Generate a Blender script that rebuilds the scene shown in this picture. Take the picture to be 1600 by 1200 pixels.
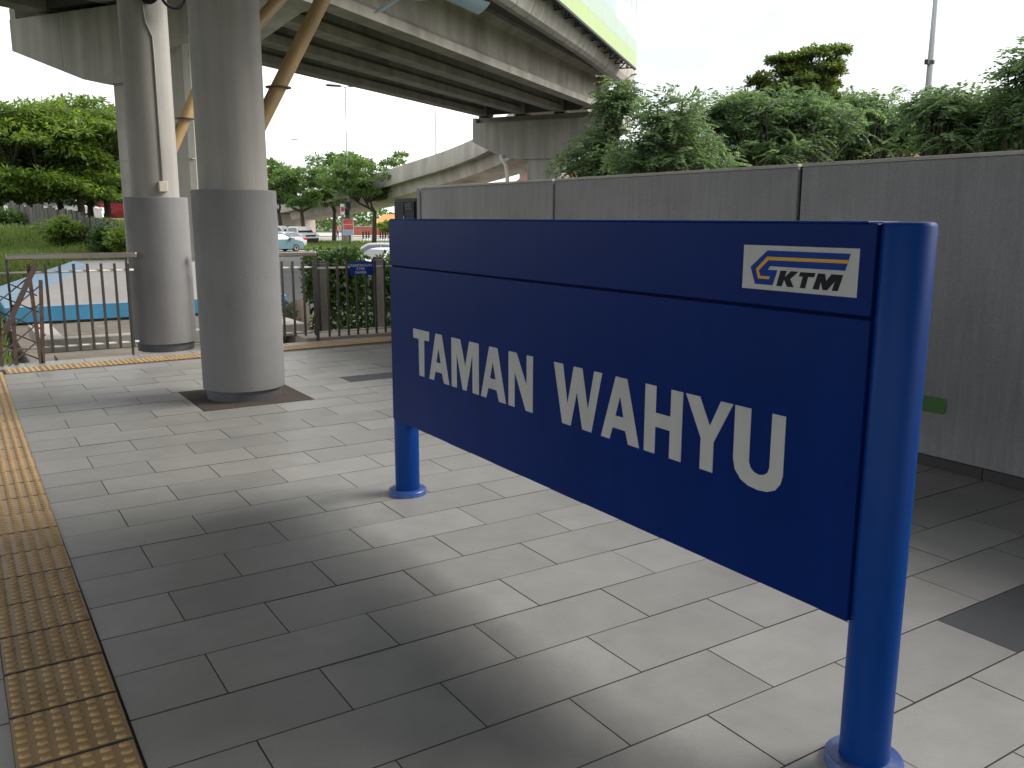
import bpy, bmesh, math, random
import numpy as np
from mathutils import Vector, Matrix
from mathutils.geometry import tessellate_polygon
rnd = random.Random(7); RG = np.random.default_rng(11)
for o in list(bpy.data.objects): bpy.data.objects.remove(o)
S = bpy.context.scene; COL = S.collection
R_ = math.radians

# ------------------------------------------------------------------ camera
CAMH = 1.5
f_px = 1368.72
vp1 = Vector((-890, 262, -f_px)).normalized(); vp2 = Vector((2180, 255, -f_px))
ax_y = vp1; ax_x = (vp2 - ax_y*vp2.dot(ax_y)).normalized(); ax_z = ax_x.cross(ax_y)
ROT = Matrix((ax_x, ax_y, ax_z))
cd = bpy.data.cameras.new('camera'); cam = bpy.data.objects.new('camera', cd); COL.objects.link(cam)
cd.sensor_width = 36; cd.lens = f_px/1600*36; cd.clip_start = .05; cd.clip_end = 5000
m4 = ROT.to_4x4(); m4.translation = (0, 0, CAMH); cam.matrix_world = m4
S.camera = cam

# ------------------------------------------------------------------ sky, sun, exposure
SUN_EL, SUN_AZ = R_(37), math.atan2(-.38, .92)      # azimuth measured from +X: hazy sun over the wall on the right
wd = bpy.data.worlds.new('World'); S.world = wd; wd.use_nodes = True
nt = wd.node_tree; nt.nodes.clear()
def wn(t, **k):
    n = nt.nodes.new(t)
    for a, b in k.items(): setattr(n, a, b)
    return n
sky = wn('ShaderNodeTexSky', sky_type='NISHITA', sun_disc=False, sun_elevation=SUN_EL, sun_rotation=math.pi/2 - SUN_AZ, air_density=1.2, dust_density=3.0, ozone_density=1.0)
tc = wn('ShaderNodeTexCoord'); mp = wn('ShaderNodeMapping'); mp.inputs['Scale'].default_value = (1.3, 1.3, 4.0)
nz = wn('ShaderNodeTexNoise'); nz.inputs['Scale'].default_value = 1.6; nz.inputs['Detail'].default_value = 5
rp = wn('ShaderNodeValToRGB'); rp.color_ramp.elements[0].position = .36; rp.color_ramp.elements[0].color = (.3, .3, .3, 1); rp.color_ramp.elements[1].position = .62; rp.color_ramp.elements[1].color = (.97, .97, .97, 1)
mxw = wn('ShaderNodeMix', data_type='RGBA'); mxw.inputs[7].default_value = (15.0, 15.3, 15.8, 1)
bg = wn('ShaderNodeBackground'); bg.inputs['Strength'].default_value = .05
wo = wn('ShaderNodeOutputWorld')
L = nt.links.new
L(tc.outputs['Generated'], mp.inputs['Vector']); L(mp.outputs[0], nz.inputs['Vector']); L(nz.outputs['Fac'], rp.inputs['Fac'])
L(rp.outputs['Color'], mxw.inputs[0]); L(sky.outputs[0], mxw.inputs[6]); L(mxw.outputs[2], bg.inputs['Color']); L(bg.outputs[0], wo.inputs['Surface'])
sd = bpy.data.lights.new('sun', 'SUN'); sd.energy = 2.0; sd.angle = R_(34); sd.color = (1, .965, .91)
so = bpy.data.objects.new('sun', sd); COL.objects.link(so)
so.rotation_euler = Vector((-math.cos(SUN_EL)*math.cos(SUN_AZ), -math.cos(SUN_EL)*math.sin(SUN_AZ), -math.sin(SUN_EL))).to_track_quat('-Z', 'Y').to_euler()
S.view_settings.view_transform = 'Standard'; S.view_settings.look = 'None'; S.view_settings.gamma = 1
S.view_settings.exposure = 1.5
S.render.engine = 'CYCLES'; S.cycles.max_bounces = 8; S.cycles.diffuse_bounces = 4; S.cycles.transparent_max_bounces = 8

# ------------------------------------------------------------------ frames
FH = Vector((.538605, .842558, 0)); RH = Vector((.842558, -.538605, 0))
def dl(D, lat, z=0.): return FH*D + RH*lat + Vector((0, 0, z))          # site frame: D metres north-east of the shelter, lat metres across
def DX(px, D): return (px - 800)/1393*D

# ------------------------------------------------------------------ mesh helpers
WL = {}
def link(o, parent=None, loc=(0, 0, 0)):
    COL.objects.link(o)
    if parent is not None: o.parent = parent; o.location = Vector(loc) - WL[parent.name]
    else: o.location = loc
    WL[o.name] = Vector(loc)
    return o
def thing(name, label, cat, loc, group=None, kind=None):
    o = bpy.data.objects.new(name, None); o.empty_display_size = .2
    link(o, None, loc); tag(o, label, cat, group, kind); return o
def tag(o, label=None, cat=None, group=None, kind=None):
    if label: o['label'] = label
    if cat: o['category'] = cat
    if group: o['group'] = group
    if kind: o['kind'] = kind
    return o
def mesh_of(name, V, F, mats, smooth=False, mi=None):
    me = bpy.data.meshes.new(name); me.from_pydata([tuple(v) for v in V], [], F)
    for m in (mats if isinstance(mats, (list, tuple)) else [mats]): me.materials.append(m)
    if mi is not None: me.polygons.foreach_set('material_index', mi)
    if smooth: me.polygons.foreach_set('use_smooth', [True]*len(me.polygons))
    me.update(); return me
class MB:
    """collects world-space shapes and links them as one mesh"""
    def __init__(s): s.V = []; s.F = []; s.mi = []
    def add(s, V, F, mi=0):
        b = len(s.V); s.V += [Vector(v) for v in V]; s.F += [tuple(i+b for i in f) for f in F]; s.mi += [mi]*len(F); return s
    def box(s, x0, x1, y0, y1, z0, z1, mi=0, c=0.):
        if c <= 0:
            V = [(x, y, z) for z in (z0, z1) for y in (y0, y1) for x in (x0, x1)]
            return s.add(V, [(0, 2, 3, 1), (4, 5, 7, 6), (0, 1, 5, 4), (2, 6, 7, 3), (0, 4, 6, 2), (1, 3, 7, 5)], mi)
        bm = bmesh.new(); bmesh.ops.create_cube(bm, size=1)
        for v in bm.verts: v.co = Vector(((x0+x1)/2+v.co.x*(x1-x0), (y0+y1)/2+v.co.y*(y1-y0), (z0+z1)/2+v.co.z*(z1-z0)))
        bmesh.ops.bevel(bm, geom=bm.edges[:], offset=c, segments=2, affect='EDGES', profile=.5)
        return s.bm(bm, mi)
    def bm(s, bm, mi=0):
        bm.verts.index_update(); V = [v.co.copy() for v in bm.verts]; F = [[v.index for v in f.verts] for f in bm.faces]; bm.free(); return s.add(V, F, mi)
    def prism(s, poly, fa, fb, mi=0, caps=True):
        n = len(poly); V = [fa(*p) for p in poly] + [fb(*p) for p in poly]
        F = [(i, (i+1) % n, n+(i+1) % n, n+i) for i in range(n)]
        if caps: F += [tuple(range(n))[::-1], tuple(range(n, 2*n))]
        return s.add(V, F, mi)
    def loft(s, rings, mi=0, closed=True, caps=True):
        n = len(rings[0]); V = [v for r in rings for v in r]; F = []
        for k in range(len(rings)-1):
            for i in range(n if closed else n-1):
                j = (i+1) % n; F.append((k*n+i, k*n+j, (k+1)*n+j, (k+1)*n+i))
        if caps: F += [tuple(range(n))[::-1], tuple(range((len(rings)-1)*n, len(rings)*n))]
        return s.add(V, F, mi)
    def lathe(s, c, prof, n=32, mi=0):
        return s.loft([[Vector((c[0]+r*math.cos(2*math.pi*i/n), c[1]+r*math.sin(2*math.pi*i/n), c[2]+z)) for i in range(n)] for r, z in prof], mi)
    def tube(s, path, rad, n=8, mi=0, caps=True):
        path = [Vector(p) for p in path]; rad = rad if isinstance(rad, (list, tuple)) else [rad]*len(path)
        rings = []; up = None
        for k, p in enumerate(path):
            d = (path[min(k+1, len(path)-1)] - path[max(k-1, 0)]).normalized()
            if up is None: up = d.orthogonal().normalized()
            up = (up - d*up.dot(d)).normalized(); q = d.cross(up)
            rings.append([p + (up*math.cos(2*math.pi*i/n) + q*math.sin(2*math.pi*i/n))*rad[k] for i in range(n)])
        return s.loft(rings, mi, caps=caps)
    def bar(s, a, b, w, h, mi=0, up=(0, 0, 1)):
        a, b = Vector(a), Vector(b); d = (b-a).normalized(); u = Vector(up); q = d.cross(u).normalized(); u = q.cross(d)
        ring = lambda p: [p+q*w/2+u*h/2, p-q*w/2+u*h/2, p-q*w/2-u*h/2, p+q*w/2-u*h/2]
        return s.loft([ring(a), ring(b)], mi)
    def build(s, name, mats, parent=None, smooth=False, loc=None, ang=None):
        org = Vector(loc) if loc is not None else (WL[parent.name] if parent is not None else Vector((0, 0, 0)))
        me = mesh_of(name, [v-org for v in s.V], s.F, mats, smooth or ang is not None, s.mi)
        if ang is not None:
            try: me.set_sharp_from_angle(angle=R_(ang))
            except Exception: pass
        bmx = bmesh.new(); bmx.from_mesh(me); bmesh.ops.recalc_face_normals(bmx, faces=bmx.faces); bmx.to_mesh(me); bmx.free()
        return link(bpy.data.objects.new(name, me), parent, org)
def inst(name, me, parent, loc, rotz=0):
    o = bpy.data.objects.new(name, me); link(o, parent, loc); o.rotation_euler.z = rotz; return o

# ------------------------------------------------------------------ materials
def M(name, col, rough=.6, var=.12, vs=3., bump=0., bs=40., streak=0., ss=(5, 5, .35), metal=0., rand=0., speck=0., sps=160., spec=.5, dirt=None, coat=0., warm=0.):
    m = bpy.data.materials.new(name); m.use_nodes = True; n = m.node_tree.nodes; l = m.node_tree.links.new
    b = n['Principled BSDF']; t = n.new('ShaderNodeTexCoord'); crd = t.outputs['Object']
    if rand > 0:      # shift the pattern from piece to piece
        oi = n.new('ShaderNodeObjectInfo'); vm = n.new('ShaderNodeVectorMath'); vm.operation = 'ADD'
        sc = n.new('ShaderNodeMath'); sc.operation = 'MULTIPLY'; sc.inputs[1].default_value = 57.; l(oi.outputs['Random'], sc.inputs[0])
        cb = n.new('ShaderNodeCombineXYZ'); [l(sc.outputs[0], cb.inputs[k]) for k in range(3)]
        l(crd, vm.inputs[0]); l(cb.outputs[0], vm.inputs[1]); crd = vm.outputs[0]
    def noise(scale, detail=4, vec=None, r=.6):
        x = n.new('ShaderNodeTexNoise'); x.inputs['Scale'].default_value = scale; x.inputs['Detail'].default_value = detail; x.inputs['Roughness'].default_value = r
        l(vec or crd, x.inputs['Vector']); return x.outputs['Fac']
    def math_(op, a, bb, c=None):
        x = n.new('ShaderNodeMath'); x.operation = op
        for i, v in enumerate((a, bb, c)):
            if v is None: continue
            if isinstance(v, (int, float)): x.inputs[i].default_value = v
            else: l(v, x.inputs[i])
        return x.outputs[0]
    fac = math_('MULTIPLY_ADD', noise(vs), 2*var*1.6, 1-var*1.6)
    if speck > 0: fac = math_('MULTIPLY', fac, math_('MULTIPLY_ADD', noise(sps, 2), 2*speck, 1-speck))
    if streak > 0:
        mpn = n.new('ShaderNodeMapping'); mpn.inputs['Scale'].default_value = ss; l(crd, mpn.inputs['Vector'])
        rr = n.new('ShaderNodeMapRange'); rr.inputs['From Min'].default_value = .38; rr.inputs['From Max'].default_value = .66; rr.inputs['To Min'].default_value = 1-streak; rr.inputs['To Max'].default_value = 1.0
        l(noise(1.5, 5, mpn.outputs[0]), rr.inputs['Value']); fac = math_('MULTIPLY', fac, rr.outputs[0])
    if rand > 0: fac = math_('MULTIPLY', fac, math_('MULTIPLY_ADD', oi.outputs['Random'], 2*rand, 1-rand))
    cc = n.new('ShaderNodeVectorMath'); cc.operation = 'SCALE'; cc.inputs[0].default_value = col[:3]; l(fac, cc.inputs['Scale']); outc = cc.outputs[0]
    if dirt:
        mxx = n.new('ShaderNodeMix'); mxx.data_type = 'RGBA'; mxx.inputs[7].default_value = (*dirt[0], 1)
        rr = n.new('ShaderNodeMapRange'); rr.inputs['From Min'].default_value = dirt[2]; rr.inputs['From Max'].default_value = dirt[2]+.2; l(noise(dirt[1], 6), rr.inputs['Value'])
        sm = math_('MULTIPLY', rr.outputs[0], dirt[3]); l(sm, mxx.inputs[0]); l(outc, mxx.inputs[6]); outc = mxx.outputs[2]
    l(outc, b.inputs['Base Color'])
    l(math_('MULTIPLY_ADD', noise(vs*2.3), .3*rough, rough*.85), b.inputs['Roughness'])
    b.inputs['Metallic'].default_value = metal; b.inputs['Specular IOR Level'].default_value = spec
    if coat: b.inputs['Coat Weight'].default_value = coat; b.inputs['Coat Roughness'].default_value = .1
    if bump > 0:
        bp = n.new('ShaderNodeBump'); bp.inputs['Strength'].default_value = min(bump, 1); bp.inputs['Distance'].default_value = .01
        v = crd
        if streak < 0: pass
        l(noise(bs, 5, v), bp.inputs['Height']); l(bp.outputs[0], b.inputs['Normal'])
    return m
def leafmat(name, c0, c1, c2, tr=.35):
    m = bpy.data.materials.new(name); m.use_nodes = True; n = m.node_tree.nodes; l = m.node_tree.links.new; n.clear()
    g = n.new('ShaderNodeNewGeometry'); rp = n.new('ShaderNodeValToRGB'); e = rp.color_ramp.elements
    e[0].color = (*c0, 1); e[1].color = (*c2, 1); k = e.new(.6); k.color = (*c1, 1)
    t = n.new('ShaderNodeTexCoord'); nz = n.new('ShaderNodeTexNoise'); nz.inputs['Scale'].default_value = .9; nz.inputs['Detail'].default_value = 2
    l(t.outputs['Object'], nz.inputs['Vector'])
    a = n.new('ShaderNodeMath'); a.operation = 'MULTIPLY_ADD'; a.inputs[1].default_value = .45; l(g.outputs['Random Per Island'], a.inputs[0])
    c = n.new('ShaderNodeMath'); c.operation = 'MULTIPLY_ADD'; c.inputs[1].default_value = 1.4; c.inputs[2].default_value = -.42; l(nz.outputs['Fac'], c.inputs[0]); l(c.outputs[0], a.inputs[2])
    l(a.outputs[0], rp.inputs['Fac'])
    d = n.new('ShaderNodeBsdfPrincipled'); d.inputs['Roughness'].default_value = .5; d.inputs['Specular IOR Level'].default_value = .35; l(rp.outputs[0], d.inputs['Base Color'])
    tb = n.new('ShaderNodeBsdfTranslucent'); sc = n.new('ShaderNodeVectorMath'); sc.operation = 'MULTIPLY'; sc.inputs[1].default_value = (1.45, 1.5, .85); l(rp.outputs[0], sc.inputs[0]); l(sc.outputs[0], tb.inputs['Color'])
    mx = n.new('ShaderNodeMixShader'); mx.inputs[0].default_value = tr; l(d.outputs[0], mx.inputs[1]); l(tb.outputs[0], mx.inputs[2])
    o = n.new('ShaderNodeOutputMaterial'); l(mx.outputs[0], o.inputs['Surface']); return m

m_tile = M('tile', (.345, .338, .318), .32, .15, 5., .22, 260, rand=.12, speck=.16, sps=200)
m_tiled = M('tile_dark', (.075, .077, .085), .42, .12, 3, .2, 260, speck=.12)
m_grout = M('grout', (.085, .078, .068), .9, .2, 8, .3, 90)
m_tact = M('tactile', (.46, .31, .15), .36, .18, 7, .12, 120, rand=.10, spec=.3, speck=.1, dirt=((.16, .12, .075), 9, .62, .4))
m_mat = M('mat', (.082, .064, .05), .95, .2, 4, .6, 300, speck=.65, sps=200)
m_conc = M('concrete', (.36, .335, .29), .85, .14, .7, .35, 20, streak=.28, ss=(1.6, 1.6, .12), speck=.08, sps=60, dirt=((.13, .12, .1), .9, .6, .5))
m_gird = M('girder_concrete', (.335, .31, .265), .85, .16, .6, .35, 18, streak=.3, ss=(1.0, 1.0, .12), speck=.08, sps=50, dirt=((.09, .085, .075), .5, .55, .6))
m_para = M('parapet_concrete', (.37, .35, .31), .85, .14, .8, .3, 18, streak=.3, ss=(1.6, 1.6, .2), rand=.08, dirt=((.1, .095, .085), .8, .6, .55))
m_far = M('ramp_concrete', (.43, .40, .345), .9, .12, .25, 0, 1, streak=.3, ss=(.5, .5, .08))
m_wall = M('wall_render', (.345, .345, .345), .95, .14, .9, 1., 120, streak=.14, ss=(16, 16, 1.0), speck=.34, sps=150, rand=.04, dirt=((.20, .19, .18), 1.1, .56, .35))
m_wtop = M('wall_coping', (.42, .40, .36), .9, .2, 5, .4, 60, speck=.15)
m_skirt = M('skirting', (.048, .043, .042), .5, .2, 4, .2, 120, rand=.1)
m_shaft = M('column_paint', (.305, .29, .265), .8, .09, 2, .25, 150, speck=.06, sps=200, streak=.16, ss=(6, 6, .3), dirt=((.17, .155, .13), 1.6, .60, .4))
m_sleeve = M('column_sleeve', (.198, .196, .196), .75, .12, 1.8, .55, 170, speck=.26, sps=200, streak=.12, ss=(3, 3, .4), dirt=((.12, .115, .11), 2.2, .58, .4))
m_ring = M('base_ring', (.07, .072, .08), .6, .15, 6, .2, 100)
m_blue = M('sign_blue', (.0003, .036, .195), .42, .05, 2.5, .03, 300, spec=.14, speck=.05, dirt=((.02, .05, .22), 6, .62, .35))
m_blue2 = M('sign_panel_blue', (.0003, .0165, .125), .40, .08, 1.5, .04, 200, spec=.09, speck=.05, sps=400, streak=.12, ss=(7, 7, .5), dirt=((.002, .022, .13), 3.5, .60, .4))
m_flange = M('flange_blue', (.03, .085, .30), .35, .15, 8, .05, 90, spec=.6, dirt=((.22, .26, .34), 14, .5, .5))  # paler than the posts: dust, plus sky glare painted into the colour
m_bluedk = M('sign_core', (.001, .004, .022), .8, .1, 4, spec=.1)
m_letter = M('sign_white', (.43, .43, .415), .5, .06, 6, spec=.3, streak=.08, ss=(9, 9, 1))
m_logob = M('logo_blue', (.006, .035, .22), .5, .04, 5, spec=.12)
m_logoy = M('logo_yellow', (.55, .31, .035), .5, .04, 5, spec=.12)
m_logok = M('logo_black', (.012, .013, .018), .5, .04, 5, spec=.12)
m_green = M('green_sticker', (.05, .16, .025), .5, .1, 6)
m_steel = M('stainless', (.52, .49, .44), .3, .08, 5, .05, 200, metal=1., dirt=((.22, .19, .15), 7, .6, .4))
m_rail = M('painted_rail', (.56, .54, .49), .45, .1, 6, .1, 80)
m_bar = M('dark_steel', (.055, .048, .042), .5, .2, 9, .2, 90, dirt=((.14, .075, .035), 12, .62, .5))
m_gatebr = M('gate_steel', (.10, .065, .052), .6, .25, 7, .3, 70, dirt=((.22, .11, .05), 10, .58, .6))
m_tan = M('tan_paint', (.40, .27, .12), .5, .12, 3, .1, 60, streak=.2, ss=(4, 4, .5))
m_fan = M('fan_blue', (.36, .52, .60), .4, .08, 4)
m_black = M('black_metal', (.012, .013, .015), .5, .15, 6, spec=.25)
m_plinth = M('plinth_concrete', (.235, .23, .222), .9, .16, .8, .3, 30, speck=.08, dirt=((.3, .29, .26), 1.5, .55, .5))
m_pblue = M('plinth_blue', (.03, .19, .33), .6, .14, 1.2, .2, 30, streak=.2, ss=(2, 2, .4))
m_plblue = M('plinth_light_blue', (.19, .33, .45), .6, .12, 1.2, .2, 30)
m_lowc = M('low_wall_concrete', (.40, .375, .33), .9, .18, 1.5, .4, 40, streak=.25, ss=(4, 4, .5))
m_lowb = M('earth_stained_concrete', (.17, .145, .115), .95, .25, 1.5, .4, 30, streak=.3, ss=(3, 3, .5))
m_hrail = M('handrail_steel', (.34, .31, .27), .32, .1, 4, .05, 100, metal=.8)
m_soffshade = M('deck_painted_shade', (.08, .078, .074), .9, .2, .6, .3, 18)  # dark colour paints in the shade of the slots between the girders
m_kerb = M('kerb_concrete', (.40, .34, .27), .9, .15, 2, .3, 60)
m_roofu = M('canopy_sheet', (.16, .165, .17), .5, .1, 1)
m_ground = M('ground', (.075, .07, .046), .95, .3, .3, .5, 3, dirt=((.06, .11, .025), .25, .42, .9))
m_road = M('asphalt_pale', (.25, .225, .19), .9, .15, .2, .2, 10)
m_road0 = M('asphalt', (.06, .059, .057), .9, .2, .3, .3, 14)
m_roadm = M('road_marking', (.75, .74, .70), .8, .1, 2)
m_pave = M('pavement', (.34, .33, .31), .9, .12, .5)
m_isl = M('island_grass', (.09, .15, .025), .95, .35, .5, .5, 5, dirt=((.16, .12, .07), .3, .52, .7))
m_bark = M('bark', (.085, .068, .05), .95, .3, 4, .7, 12, streak=.3, ss=(9, 9, 1))
m_lamp = M('galvanised', (.32, .33, .345), .45, .1, 1, metal=.4)
m_white = M('car_white', (.80, .80, .79), .25, .02, 1, coat=.6)
m_teal = M('car_teal', (.10, .19, .22), .28, .03, 1, coat=.6)
m_silver = M('car_silver', (.55, .57, .58), .28, .03, 1, coat=.6, metal=.3)
m_redp = M('bus_red', (.30, .03, .032), .3, .05, 1, coat=.4)
m_glass = M('car_glass', (.03, .045, .055), .08, .03, 1, spec=.9)
m_tyre = M('tyre', (.02, .02, .02), .85, .1, 6)
m_rim = M('rim', (.5, .5, .52), .3, .05, 4, metal=.8)
m_tail = M('tail_lamp', (.62, .03, .04), .2, .05, 3, coat=.5)
m_head = M('head_lamp', (.75, .77, .8), .12, .03, 3, coat=.5)
m_plast = M('black_plastic', (.025, .024, .024), .55, .1, 4)
m_rooft = M('roof_tile', (.33, .14, .085), .85, .2, .8, .4, 6, streak=.2, ss=(3, 3, 3))
m_house = M('house_wall', (.70, .66, .60), .9, .08, .5)
m_orange = M('awning_orange', (.55, .20, .05), .7, .15, .6)
m_brick = M('brick_red', (.33, .10, .06), .9, .2, 1.2)
m_oldc = M('old_fence_concrete', (.115, .108, .09), .95, .25, 2, .5, 12, streak=.35, ss=(5, 5, .6), rand=.2)
m_postd = M('weathered_post', (.055, .048, .04), .95, .3, 3, .5, 20, streak=.35, ss=(6, 6, .6))
m_bin = M('blue_plastic', (.05, .28, .40), .5, .1, 3)
m_poster1 = M('poster_red', (.62, .10, .08), .6, .5, 2.2)
m_poster2 = M('poster_white', (.72, .72, .74), .6, .3, 3.1)
m_poster3 = M('poster_blue', (.32, .42, .62), .6, .2, 3)
lf_left = leafmat('leaf_rain_tree', (.045, .088, .018), (.105, .165, .030), (.27, .33, .06), .52)
lf_mid = leafmat('leaf_street_tree', (.055, .105, .038), (.10, .165, .055), (.17, .24, .075), .52)
lf_right = leafmat('leaf_feathery', (.065, .108, .062), (.102, .158, .085), (.165, .22, .108), .58)
lf_back = leafmat('leaf_broad', (.05, .08, .028), (.10, .14, .04), (.18, .22, .06), .5)
lf_hedge = leafmat('leaf_hedge', (.028, .06, .02), (.058, .11, .03), (.13, .20, .055), .42)
lf_ivy = leafmat('leaf_creeper', (.10, .16, .035), (.17, .25, .055), (.26, .34, .08), .42)
lf_grass = leafmat('grass_blade', (.09, .135, .04), (.15, .20, .065), (.24, .27, .10), .5)

# ------------------------------------------------------------------ terrain
def sstep(a, b, x):
    t = min(max((x-a)/(b-a), 0), 1); return t*t*(3-2*t)
def ground_z(p):
    D = p.dot(FH); lat = p.dot(RH)
    k = 1 - sstep(-.415, -.335, lat/max(D, 4.))            # the railway bank on the left
    hz = -.75 + 1.75*sstep(11, 38, D)
    return -1.25*(1-k) + hz*k if D > 6 else -1.25
bm = bmesh.new(); NG = 150
def gcoord(i, n): u = 2*i/n - 1; return math.copysign(abs(u)**2.6, u)*900
vv = {}
for i in range(NG+1):
    for j in range(NG+1):
        p = FH*(gcoord(i, NG)+22) + RH*(gcoord(j, NG)-12)
        vv[i, j] = bm.verts.new((p.x, p.y, ground_z(p)))
for i in range(NG):
    for j in range(NG): bm.faces.new((vv[i, j], vv[i+1, j], vv[i+1, j+1], vv[i, j+1]))
gb = MB().bm(bm); g = gb.build('ground', m_ground, smooth=True); tag(g, kind='structure')

def sheet(name, pts, z, mat, parent=None, th=.006):
    mb = MB(); n = len(pts); mb.prism([(a, b) for a, b in pts], lambda a, b: dl(a, b, z-th), lambda a, b: dl(a, b, z)); return mb.build(name, mat, parent)
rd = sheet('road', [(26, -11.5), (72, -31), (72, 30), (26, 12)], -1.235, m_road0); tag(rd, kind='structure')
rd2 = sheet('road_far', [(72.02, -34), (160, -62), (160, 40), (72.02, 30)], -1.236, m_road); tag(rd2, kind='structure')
for k in range(9):
    u = -24 + k*5.5
    tag(sheet('lane_marking', [(112, u), (112, u+2.6), (112.3, u+2.6), (112.3, u)], -1.228, m_roadm, rd2))
pv = sheet('pavement', [(126, -50), (150, -58), (150, 30), (126, 30)], -1.11, m_pave, th=.14); tag(pv, kind='structure')
isl = MB()
pts = [(74, -24), (76, -10), (79, -6.5), (88, -7), (95, -13), (98, -24), (97, -32), (84, -31)]
isl.prism(pts, lambda a, b: dl(a, b, -1.3), lambda a, b: dl(a, b, -1.11))
tag(isl.build('traffic_island', [m_isl]), kind='structure')

# ------------------------------------------------------------------ platform
plat = MB()
plat.box(-1.1, 5.25, -9, 10.34, -1.6, -.0042, c=0)
plat_o = plat.build('platform', m_grout); tag(plat_o, kind='structure')
P0, PX = .3035, .604
def tile_mesh(name, w, d, mat, ch=.0008, th=.03):
    x, y = w/2, d/2
    V = [(-x, -y, -th), (x, -y, -th), (x, y, -th), (-x, y, -th), (-x, -y, -ch), (x, -y, -ch), (x, y, -ch), (-x, y, -ch),
         (-x+ch, -y+ch, 0), (x-ch, -y+ch, 0), (x-ch, y-ch, 0), (-x+ch, y-ch, 0)]
    F = [(0, 1, 5, 4), (1, 2, 6, 5), (2, 3, 7, 6), (3, 0, 4, 7), (4, 5, 9, 8), (5, 6, 10, 9), (6, 7, 11, 10), (7, 4, 8, 11), (8, 9, 10, 11)]
    return mesh_of(name, V, F, [mat, m_grout], mi=[1]*8+[0])
cache = {}
def lay(x0, x1, y0, y1, mat):
    key = (round(x1-x0, 3), round(y1-y0, 3), mat.name)
    if key not in cache: cache[key] = tile_mesh('floor_tile', x1-x0-.0032, y1-y0-.0042, mat)
    o = inst('floor_tile', cache[key], plat_o, ((x0+x1)/2, (y0+y1)/2, rnd.uniform(-.0012, .0006)))
    o.rotation_euler = (rnd.uniform(-.0016, .0016), rnd.uniform(-.0008, .0008), 0); return o
PAD = (1.58, 2.48, 6.95, 7.87)
YEND = 9.66
def rows():
    k = -4
    while True:
        y0 = 2.05 + k*P0
        if y0 >= YEND-.02: break
        yield k, y0, min(y0+P0, YEND); k += 1
def clip_out(x0, x1, y0, y1, hole):
    hx0, hx1, hy0, hy1 = hole
    if x1 <= hx0+.01 or x0 >= hx1-.01 or y1 <= hy0+.01 or y0 >= hy1-.01: return [(x0, x1, y0, y1)]
    out = []
    if y0 < hy0-.02: out.append((x0, x1, y0, hy0))
    if y1 > hy1+.02: out.append((x0, x1, hy1, y1))
    a, b = max(y0, hy0), min(y1, hy1)
    if x0 < hx0-.02: out.append((x0, hx0, a, b))
    if x1 > hx1+.02: out.append((hx1, x1, a, b))
    return out
for k, y0, y1 in rows():
    j0 = 1.528 if k % 2 else 1.83
    if y1 < 1.0:                       # at the viewer's feet only the right part shows
        pass
    xs = [.327]; x = j0 - 6*PX
    while x < 4.95:
        if x > .327+.03: xs.append(x)
        x += PX
    xs.append(4.97)
    for a, b in zip(xs[:-1], xs[1:]):
        if y1 < 1.5 and b < .9: continue
        if y1 < 2.0 and b < .5: continue
        if y1 < 1.0 and b < 1.8: continue
        dark = (k in (-2, 18)) and abs(a-3.038) < .05
        for r in clip_out(a, b, y0, y1, PAD): lay(*r, m_tiled if dark else m_tile)
for k in range(2, 8):                  # strip of tiles outside the tactile line
    y0 = 2.05 + (k-1)*P0 - .12
    lay(-.60, .0215, y0, y0+P0, m_tile)
# tactile tiles
def tactile_mesh():
    mb = MB(); x = .1515; y = .1468; ch = .003; th = .03
    mb.add([(-x, -y, -th), (x, -y, -th), (x, y, -th), (-x, y, -th), (-x, -y, -ch), (x, -y, -ch), (x, y, -ch), (-x, y, -ch), (-x+ch, -y+ch, 0), (x-ch, -y+ch, 0), (x-ch, y-ch, 0), (-x+ch, y-ch, 0)],
           [(0, 1, 5, 4), (1, 2, 6, 5), (2, 3, 7, 6), (3, 0, 4, 7), (4, 5, 9, 8), (5, 6, 10, 9), (6, 7, 11, 10), (7, 4, 8, 11), (8, 9, 10, 11)])
    for i in range(6):
        for j in range(7):
            cx, cy = -.1485+.0248+i*.0495, -.1485+.0212+j*.0424
            V = []
            for r, z in ((1., -.0005), (.84, .0045), (.5, .0070)):
                V += [(cx+.0185*r*math.cos(a*math.pi/4), cy+.0125*r*math.sin(a*math.pi/4), z) for a in range(8)]
            F = [(q*8+a, q*8+(a+1) % 8, q*8+8+(a+1) % 8, q*8+8+a) for q in range(2) for a in range(8)] + [tuple(range(16, 24))]
            mb.add(V, F)
    me = mesh_of('tactile_tile', mb.V, mb.F, [m_tact, m_grout], mi=[1]*8+[0]*(len(mb.F)-8))
    me.polygons.foreach_set('use_smooth', [len(p.vertices) == 4 and p.area < 2e-4 for p in me.polygons]); return me
me_t = tactile_mesh()
for k in range(29):
    y = 1.80 + k*.3015
    if y < 9.66 and y > 1.7: inst('tactile_tile', me_t, plat_o, (.1695+.0035*(y-2.4), y, .004+rnd.uniform(-.001, .001)), rnd.uniform(-.004, .004)-.0045)
sk = math.atan(.036)
for k in range(16):
    xx = .52 + k*.3015
    if xx > 4.85: break
    inst('tactile_tile', me_t, plat_o, (xx*math.cos(sk), 9.815+(xx-.37)*math.tan(sk), .004), sk)
# strip beyond the cross line, laid in larger slabs
for k in range(9):
    x0 = .02 + k*.55
    lay(x0, x0+.55, 9.99+(x0-.3)*.032, 10.33, m_tile)
kb = MB(); kb.box(3.62, 5.3, 10.36, 10.78, -1.3, .038, c=.012)
tag(kb.build('kerb', m_kerb), kind='structure')

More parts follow.
